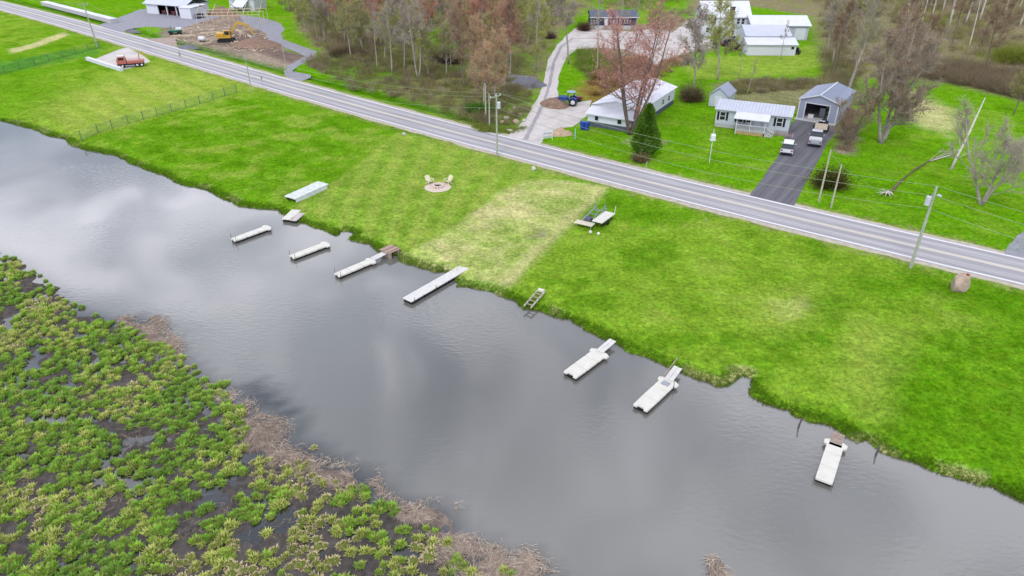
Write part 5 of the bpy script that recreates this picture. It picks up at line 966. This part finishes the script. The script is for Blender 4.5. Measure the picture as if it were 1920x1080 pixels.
# ---------------------------------------------------------------- shrubs, brush and undergrowth
M_brush = attr_mat('brush_twigs', fine=.8, fvar=.25, mid=.3, mvar=.15, bump=0, trans=.5)
def fans(P, hgt, rad, n, cols, r, w=(.02, .05), flat=.9, leaf=0., lc=None):
    """many twig fans as one array: P (m,3) bases"""
    m = len(P); i = np.repeat(np.arange(m), n); N_ = m*n; a = r.uniform(0, 6.283, N_); e = r.uniform(.15, 1, N_)
    D = np.stack([np.cos(a)*(1-e*.6)*flat, np.sin(a)*(1-e*.6)*flat, e], 1); D /= np.linalg.norm(D, axis=1)[:, None]; ln = r.uniform(.5, 1.1, N_)*hgt[i]
    B = P[i] + np.stack([r.normal(size=N_)*rad[i]*.5, r.normal(size=N_)*rad[i]*.5, np.zeros(N_)], 1) + D*(ln*r.uniform(0, .5, N_))[:, None]
    V = tri_spray(B, D, ln*.75, r.uniform(*w, N_), r); c = np.repeat(cols[i]*(.75 + .5*r.random((N_, 1))), 3, 0)
    if leaf:
        k = r.integers(0, N_, int(N_*leaf)); q = B[k] + D[k]*(ln[k]*r.uniform(.2, .8, len(k)))[:, None]; V2 = (q[:, None, :] + r.normal(size=(len(k), 3, 3))*.07).reshape(-1, 3); V = np.concatenate([V, V2]); cl = (lc if lc is not None else cols)[i[k]]; c = np.concatenate([c, np.repeat(cl*(.8+.5*r.random((len(k), 1))), 3, 0)])
    return V, c
def scatter(Pol, n, r, mind=0):
    xs = [p[0] for p in Pol]; ys_ = [p[1] for p in Pol]; X = r.uniform(min(xs), max(xs), n*5); Y = r.uniform(min(ys_), max(ys_), n*5); k = inside(X, Y, Pol); return X[k][:n], Y[k][:n]
BR = [np.array(srgb(*c)) for c in ((168,150,124), (186,170,146), (158,152,100), (164,170,96), (146,132,110))]; GRN = [np.array(srgb(*c)) for c in ((176,184,88), (134,170,62), (158,158,92))]
r = np.random.default_rng(77); VV = []; CC = []
for px, n, h_, pal, lf in (
 ([(560,110),(640,165),(720,178),(800,196),(900,238),(945,246),(1000,200),(1010,150),(970,150),(900,150),(800,120),(700,110),(620,100)], 620, 1.7, BR, .5), ([(500,-20),(1060,-20),(1020,90),(960,150),(700,130),(600,95)], 950, 2.6, BR, .6),
 ([(620,95),(700,110),(720,80),(640,70)], 80, 2.6, BR[:1]+BR[4:], .2), ([(1400,-40),(1520,-10),(1560,100),(1650,120),(1800,150),(2000,190),(2100,120),(1900,-40)], 1500, 2.6, BR, .4), ([(1540,100),(1620,120),(1600,180),(1590,200),(1540,160)], 150, 2.2, BR, .4),
 ([(1700,110),(1800,125),(1960,150),(1980,205),(1850,170),(1760,152),(1700,140)], 620, 2.8, [BR[0], BR[4], BR[0]], .15), ([(1350,165),(1400,150),(1500,150),(1540,150),(1540,165),(1480,170),(1380,178)], 170, 1.3, BR, .3),
 ([(1085,95),(1160,105),(1170,135),(1120,150),(1080,130)], 110, 2.2, [BR[2], BR[3], GRN[1]], .8), ([(1100,130),(1190,115),(1240,130),(1290,100),(1290,120),(1180,180),(1110,180)], 150, 1.3, [np.array(srgb(160,106,78)), np.array(srgb(150,110,80)), BR[0]], .9),
 ([(1090,-30),(1300,-30),(1290,-5),(1230,30),(1200,20),(1110,12)], 170, 2.6, BR, .6), ([(1230,20),(1300,15),(1290,45),(1240,60),(1210,45)], 90, 1.4, BR[:2], .2), ([(890,232),(940,246),(985,240),(960,250),(900,246)], 50, .8, GRN, .7),
 ([(1572,215),(1600,210),(1612,260),(1595,285),(1570,280)], 45, 1.3, BR[:2], .3)):
    X, Y = scatter(poly_px(px), n, r); m = len(X); col = np.array(pal)[r.integers(0, len(pal), m)]; gl = np.array(GRN)[r.integers(0, 3, m)]; gl = np.where(r.random((m, 1)) < .45, gl, col)
    V, c = fans(np.stack([X, Y, np.zeros(m)], 1), r.uniform(.6, 1.2, m)*h_, r.uniform(.5, 1.1, m), 95, col, r, w=(.02, .055), leaf=lf, lc=gl); VV.append(V); CC.append(c)
V = np.concatenate(VV); tag(link('undergrowth', np_mesh('undergrowth', V, np.arange(len(V)).reshape(-1, 3), M_brush, col=np.concatenate(CC))), 'bare brown and olive brush filling the woods and their edges', 'undergrowth', kind='stuff')
def shrub(name, lab, u, v, h_, rad, col, lc, n=420, leaf=1.2, cat='shrub', group=None, spread=1.):
    t = tag(link(name, None), lab, cat, group); t.location = (*G(u, v), 0); m = 7; P = np.stack([r.normal(size=m)*rad*.4, r.normal(size=m)*rad*.4, np.zeros(m)], 1)
    V, c = fans(P, np.full(m, h_), np.full(m, rad*.5), n//m*2, np.repeat([srgb(*col)], m, 0), r, w=(.02, .05), leaf=leaf, lc=np.repeat([srgb(*lc)], m, 0)); link('foliage', np_mesh('foliage', V, np.arange(len(V)).reshape(-1, 3), M_brush, col=c), t)
    q = MB()
    for k in range(5): a = k*1.26; q.tube([(0,0,-.1),(math.cos(a)*rad*.3, math.sin(a)*rad*.3, h_*.6)], [.05,.02], 5)
    q.build('stem', M_barkd, t); return t
shrub('dark_shrub', 'dark green and brown shrub between the two pale bare poles', 1552, 352, 3.0, 1.1, (110,96,60), (94,104,50), 1300, 1.6); shrub('brown_shrub', 'brown brushy shrub behind the small grey shed', 1298, 190, 3.2, 1.6, (128,112,92), (140,132,90), 1500, 1.0)
shrub('bare_bush', 'small brown bush at the foot of the green conifer', 1198, 302, 1.4, 1.1, (138,120,96), (150,140,96), 700, .6); shrub('dark_shrub', 'dark shrub on the left side of the navy house', 1096, 58, 3.2, 1.2, (110,84,74), (120,90,74), 700, .8)
shrub('yellow_green_shrub', 'yellow-green bush at the edge of the bare wood in the upper right', 1895, 118, 4.5, 3.0, (150,160,74), (164,178,72), 2600, 1.8); shrub('yellow_green_shrub', 'yellow-green young tree by the wood behind the right lawn', 1745, 60, 5.5, 2.0, (150,160,74), (164,178,72), 1800, 1.8)
shrub('green_shrub', 'bright green low shrub left of the bare poles', 893, 212, 1.6, 2.2, (84,130,48), (84,140,44), 1600, 2.0); shrub('brown_shrub', 'brown thicket on the lawn edge left of the wood', 640, 108, 2.6, 2.4, (128,112,92), (150,136,96), 1600, .5)
shrub('dark_shrub', 'dark brown shrub in the middle of the wood opening', 840, 118, 3.6, 2.2, (110,92,84), (120,104,90), 1700, .4); shrub('brown_shrub', 'brown shrub at the bend of the gravel drive', 1030, 72, 1.8, 1.6, (120,100,90), (130,112,100), 900, .3)
# ---------------------------------------------------------------- marsh
r = np.random.default_rng(3); SP = .56; gx = np.arange(-95, 12, SP); gy = np.arange(16, 105, SP); GX, GY = np.meshgrid(gx, gy); GX = GX + r.uniform(-.3, .3, GX.shape); GY = GY + r.uniform(-.3, .3, GY.shape)
sd_ = sdf(GX + (fbm(GX, GY, .5, 3, 70)-.5)*1.2, GY + (fbm(GX, GY, .5, 3, 71)-.5)*1.2, TU); gap = fbm(GX, GY, .7, 3, 60); gap2 = fbm(GX, GY, .12, 3, 61)
k = (sd_ > 0) & (gap + (gap2-.5)*.4 > .385) & (r.random(GX.shape) < .93) & (np.abs(GX) < .85*GY + 24); X, Y = GX[k], GY[k]
iso = [G(u, v, WZ) for u, v in ((119,566),(98,545),(228,612),(268,632),(302,648),(380,716),(420,724),(578,868),(800,992),(815,998),(840,1020),(945,1072),(960,1078),(588,840),(630,905))]
X = np.concatenate([X, [p[0] for p in iso]]); Y = np.concatenate([Y, [p[1] for p in iso]]); Zb = np.full(len(X), WZ - .06)
M_sedge = attr_mat('sedge_blades', fine=1.6, fvar=.25, mid=.35, mvar=.15, bump=0, trans=.35)
PAL = [('bright green', (148,204,62), (200,230,104)), ('dark green', (112,174,58), (160,204,90)), ('yellow green', (200,216,104), (228,230,150)), ('straw coloured', (222,208,150), (244,230,190)), ('mid green', (134,190,64), (182,214,100))]
def tussock(seed, ca, cb_, flat=False):
    q = np.random.default_rng(seed); n = 95; a = q.uniform(0, 6.283, n); tilt = q.uniform(.02, 1.1 if not flat else 1.4, n)**.9; rad = q.uniform(0, .24, n); L0 = q.uniform(.24, .40, n)*(1 - .15*tilt)*(.8 if flat else 1)
    c_, s_ = np.cos(a), np.sin(a); B = np.stack([c_*rad, s_*rad, np.zeros(n)], 1); d1 = np.stack([c_*np.sin(tilt*.6), s_*np.sin(tilt*.6), np.cos(tilt*.6)], 1); d2 = np.stack([c_*np.sin(tilt*1.35), s_*np.sin(tilt*1.35), np.cos(tilt*1.35)], 1)
    M1 = B + d1*L0[:, None]*.6; T1 = M1 + d2*L0[:, None]*.55; sv = np.stack([-s_, c_, np.zeros(n)], 1)*q.uniform(.026, .046, n)[:, None]
    V = np.stack([B - sv*.7, B + sv*.7, M1 + sv, M1 - sv, T1], 1).reshape(-1, 3); i = np.arange(n)*5
    Fq = np.concatenate([np.stack([i, i+1, i+2], 1), np.stack([i, i+2, i+3], 1), np.stack([i+3, i+2, i+4], 1)]); m = q.random(n)[:, None]; A_, Bc = np.array(srgb(*ca)), np.array(srgb(*cb_)); dead = (q.random(n) < .14)[:, None]
    tipc = (A_*(1-m) + Bc*m)*1.15; tipc = np.where(dead, np.array(srgb(196,180,130)), tipc); col = np.stack([tipc*.55, tipc*.55, tipc*.9, tipc*.9, tipc*1.12], 1).reshape(-1, 3)
    col = np.stack([tipc*.9, tipc*.9, tipc, tipc, tipc*1.05], 1).reshape(-1, 3)
    # low dark core of old stalks
    m_ = 9; an = np.arange(m_)*6.283/m_; C0 = np.concatenate([np.stack([np.cos(an)*.3, np.sin(an)*.3, np.full(m_, -.05)], 1), np.stack([np.cos(an)*.2, np.sin(an)*.2, np.full(m_, .18)], 1), [[0,0,.24]]]); b0 = len(V); k_ = np.arange(m_); k2 = (k_+1) % m_
    Fc = np.concatenate([np.stack([k_, k2, k2+m_], 1), np.stack([k_, k2+m_, k_+m_], 1), np.stack([k_+m_, k2+m_, np.full(m_, 2*m_)], 1)]) + b0
    return np.concatenate([V, C0]), np.concatenate([Fq, Fc]), np.concatenate([col, np.repeat([np.array(srgb(130,146,70))], len(C0), 0)])
VAR = []
for ci, (nm, ca, cb_) in enumerate(PAL):
    for j in range(2 if ci in (0, 4) else 1): V, Fc, c = tussock(300 + ci*10 + j, ca, cb_, nm.startswith('straw')); VAR.append((nm, V, Fc, c, np_mesh('sedge_tussock', V, Fc, M_sedge, col=c)))
tone = fbm(X, Y, .16, 3, 62) + (r.random(len(X))-.5)*.34; names = np.array([v[0] for v in VAR])
def pick(t_):
    c = 'dark green' if t_ < .33 else 'mid green' if t_ < .45 else 'bright green' if t_ < .57 else 'yellow green' if t_ < .69 else 'straw coloured'
    return r.choice(np.where(names == c)[0])
vi = np.array([pick(t_) for t_ in tone]); sc = r.uniform(.72, 1.22, len(X)); sc = np.where(r.random(len(X)) < .1, sc*1.25, sc); ro = r.uniform(0, 6.283, len(X))
def inview(x, y, z=WZ):
    zc = y*CS - (z-H)*SN; u = 960 + F*x/zc; v = 540 - F*(y*SN + (z-H)*CS)/zc; return (u > -15) & (u < 1935) & (v < 1090) & (v > 0), zc
iv, zc = inview(X, Y); size = np.where(iv, sc/zc, 0); order = np.argsort(-size); ind = set(order[:300].tolist()); print('tussocks', len(X), 'in view', int(iv.sum()))
VV = []; FF = []; CC = []; nb = 0
for i in range(len(X)):
    nm, V, Fc, c, me = VAR[vi[i]]; s = sc[i]
    if i in ind:
        o = link('sedge_tussock', me); o.location = (X[i], Y[i], Zb[i]); o.rotation_euler = (0, 0, ro[i]); o.scale = (s, s, s*.95)
        nbr = int(((X - X[i])**2 + (Y - Y[i])**2 < 1.3).sum()) - 1; cr_ = 'crowded among others' if nbr > 8 else 'beside a wet gap' if nbr > 4 else 'standing apart in dark mud'
        uu = 960 + F*X[i]/zc[i]; pl = 'left' if uu < 330 else 'middle' if uu < 640 else 'right'; sz_ = 'large' if s > 1.1 else 'small' if s < .84 else 'medium'
        tag(o, f'{sz_} {nm} tussock {cr_}, {pl} part of the near marsh', 'grass tussock', f'{sz_} {nm} tussocks {cr_}, {pl}')
    else:
        cr, sr_ = math.cos(ro[i])*s, math.sin(ro[i])*s; Q = np.stack([V[:, 0]*cr - V[:, 1]*sr_ + X[i], V[:, 0]*sr_ + V[:, 1]*cr + Y[i], V[:, 2]*s + Zb[i]], 1); VV.append(Q); FF.append(Fc + nb); CC.append(c); nb += len(V)
tag(link('marsh_grass', np_mesh('marsh_grass', np.concatenate(VV), np.concatenate(FF), M_sedge, col=np.concatenate(CC))), 'green sedge tussocks spreading over the wet marsh farther back', 'marsh grass', kind='stuff')
# flattened dead reeds along the marsh edge and between the tussocks
VV = []; CC = []
def reeds(X, Y, n_seed, z0=.04, ln=(.25, .9), cols=((208,190,174), (226,212,190), (168,150,140), (190,170,158)), w=(.015, .035), tilt=.16):
    m = len(X); ang = fbm(X, Y, .25, 3, n_seed)*9 + r.normal(size=m)*.7; l_ = r.uniform(*ln, m); D = np.stack([np.cos(ang), np.sin(ang), r.normal(size=m)*tilt], 1); gz_, _ = ground(X, Y)
    P = np.stack([X, Y, np.maximum(gz_, WZ) + r.uniform(.0, z0*2.5, m)], 1); V = tri_spray(P, D, l_, r.uniform(*w, m), r); VV.append(V); CC.append(np.repeat(np.array([srgb(*c) for c in cols])[r.integers(0, len(cols), m)], 3, 0))
for k, n in (('wrack1', 9000), ('wrack2', 16000), ('wrack3', 15000)):
    Xs, Ys = scatter([(p[0], p[1]) for p in PP[k]], n, r); Xs = Xs + r.normal(size=len(Xs))*.35; Ys = Ys + r.normal(size=len(Xs))*.35; kk = fbm(Xs, Ys, .8, 3, 143) > .44; reeds(Xs[kk], Ys[kk], 80)
reeds(*scatter(poly_px([(1326,1046),(1345,1040),(1362,1062),(1360,1095),(1335,1095)], WZ), 700, r), 81, z0=.08); Xs, Ys = scatter(TU, 26000, r); kk = (fbm(Xs, Ys, .3, 3, 90) > .53) & (np.abs(Xs) < .85*Ys+20) & (Ys > 18); reeds(Xs[kk], Ys[kk], 82, z0=.12, cols=((200,180,140), (186,164,128), (160,140,112)))
V = np.concatenate(VV); tag(link('dead_reeds', np_mesh('dead_reeds', V, np.arange(len(V)).reshape(-1, 3), attr_mat('dead_reed', fine=.8, fvar=.15, bump=0), col=np.concatenate(CC))), 'mats of flattened dead tan reeds along the marsh edge', 'reed litter', kind='stuff')
# ---------------------------------------------------------------- lawn tufts and the shaggy bank
M_blade = attr_mat('grass_blades', fine=2.5, fvar=.2, mid=.5, mvar=.1, bump=0, trans=.4)
def tufts(X, Y, hgt, wid, n_, boost=1.05, droop=None):
    gz_, gc_ = ground(X, Y); m = len(X); V = []; C_ = []
    for k in range(n_):
        a = r.uniform(0, 6.283, m); t_ = r.uniform(.1, .8, m); D = np.stack([np.cos(a)*t_, np.sin(a)*t_, np.ones(m)], 1)
        if droop is not None: D += droop
        D /= np.linalg.norm(D, axis=1)[:, None]; P = np.stack([X + r.normal(size=m)*.05, Y + r.normal(size=m)*.05, gz_ - .01], 1); V.append(tri_spray(P, D, hgt*r.uniform(.6, 1.3, m), wid*r.uniform(.6, 1.3, m), r)); C_.append(np.repeat(gc_*boost*r.uniform(.75, 1.3, (m, 1)), 3, 0))
    return np.concatenate(V), np.concatenate(C_)
n = 110000; v_ = r.uniform(0, 1, n*2)**1.0; Yl = 28 + 90*v_; Xl = r.uniform(-1, 1, n*2)*(.72*Yl + 14); dL_ = sdf(Xl, Yl, LAND); to, off = road_off(Xl, Yl); k = (dL_ > .3) & (np.abs(off) > 4.6) & (off < 40); k &= ~((off > 0) & ((sdf(Xl, Yl, poly_px([(1395,380),(1485,220),(1580,235),(1490,395)])) > -.5) | (sdf(Xl, Yl, poly_px([(945,275),(955,240),(1010,130),(1120,180),(1110,240),(1030,285)])) > -.8)))
V, c = tufts(Xl[k][:n], Yl[k][:n], .08, .09, 2, 1.15); tag(link('lawn_grass', np_mesh('lawn_grass', V, np.arange(len(V)).reshape(-1, 3), M_blade, col=c)), 'short green grass of the lawns on both sides of the road', 'grass', kind='stuff')
S = np.array(SH[2:-2]); sl_ = np.linalg.norm(np.diff(S, axis=0), axis=1); cum = np.concatenate([[0], np.cumsum(sl_)]); n = 15000; q = r.uniform(0, cum[-1], n); j = np.clip(np.searchsorted(cum, q)-1, 0, len(sl_)-1); f_ = (q-cum[j])/sl_[j]; Pn = S[j]*(1-f_)[:, None] + S[j+1]*f_[:, None]; nn_ = np.stack([-(S[j+1]-S[j])[:, 1], (S[j+1]-S[j])[:, 0]], 1)/sl_[j][:, None]
Pn = Pn + nn_*r.normal(.3, .32, n)[:, None]; gz_, _g = ground(Pn[:, 0], Pn[:, 1]); kk = gz_ > WZ - .1; Pn = Pn[kk]; hh_ = .10 + .18*fbm(Pn[:, 0], Pn[:, 1], .35, 3, 99)
gd = tufts(Pn[:, 0], Pn[:, 1], hh_, .07, 4, 1.0, droop=np.array([-.15, -.2, 0])); cg = gd[1]; base = np.repeat(np.tile(np.array([srgb(140,190,50)])*r.uniform(.7, 1.25, (len(Pn), 1)), (4, 1)), 3, 0); cg = cg*.45 + base*.55
tag(link('bank_grass', np_mesh('bank_grass', gd[0], np.arange(len(gd[0])).reshape(-1, 3), M_blade, col=cg)), 'taller shaggy grass hanging over the bank along the water', 'grass', kind='stuff')
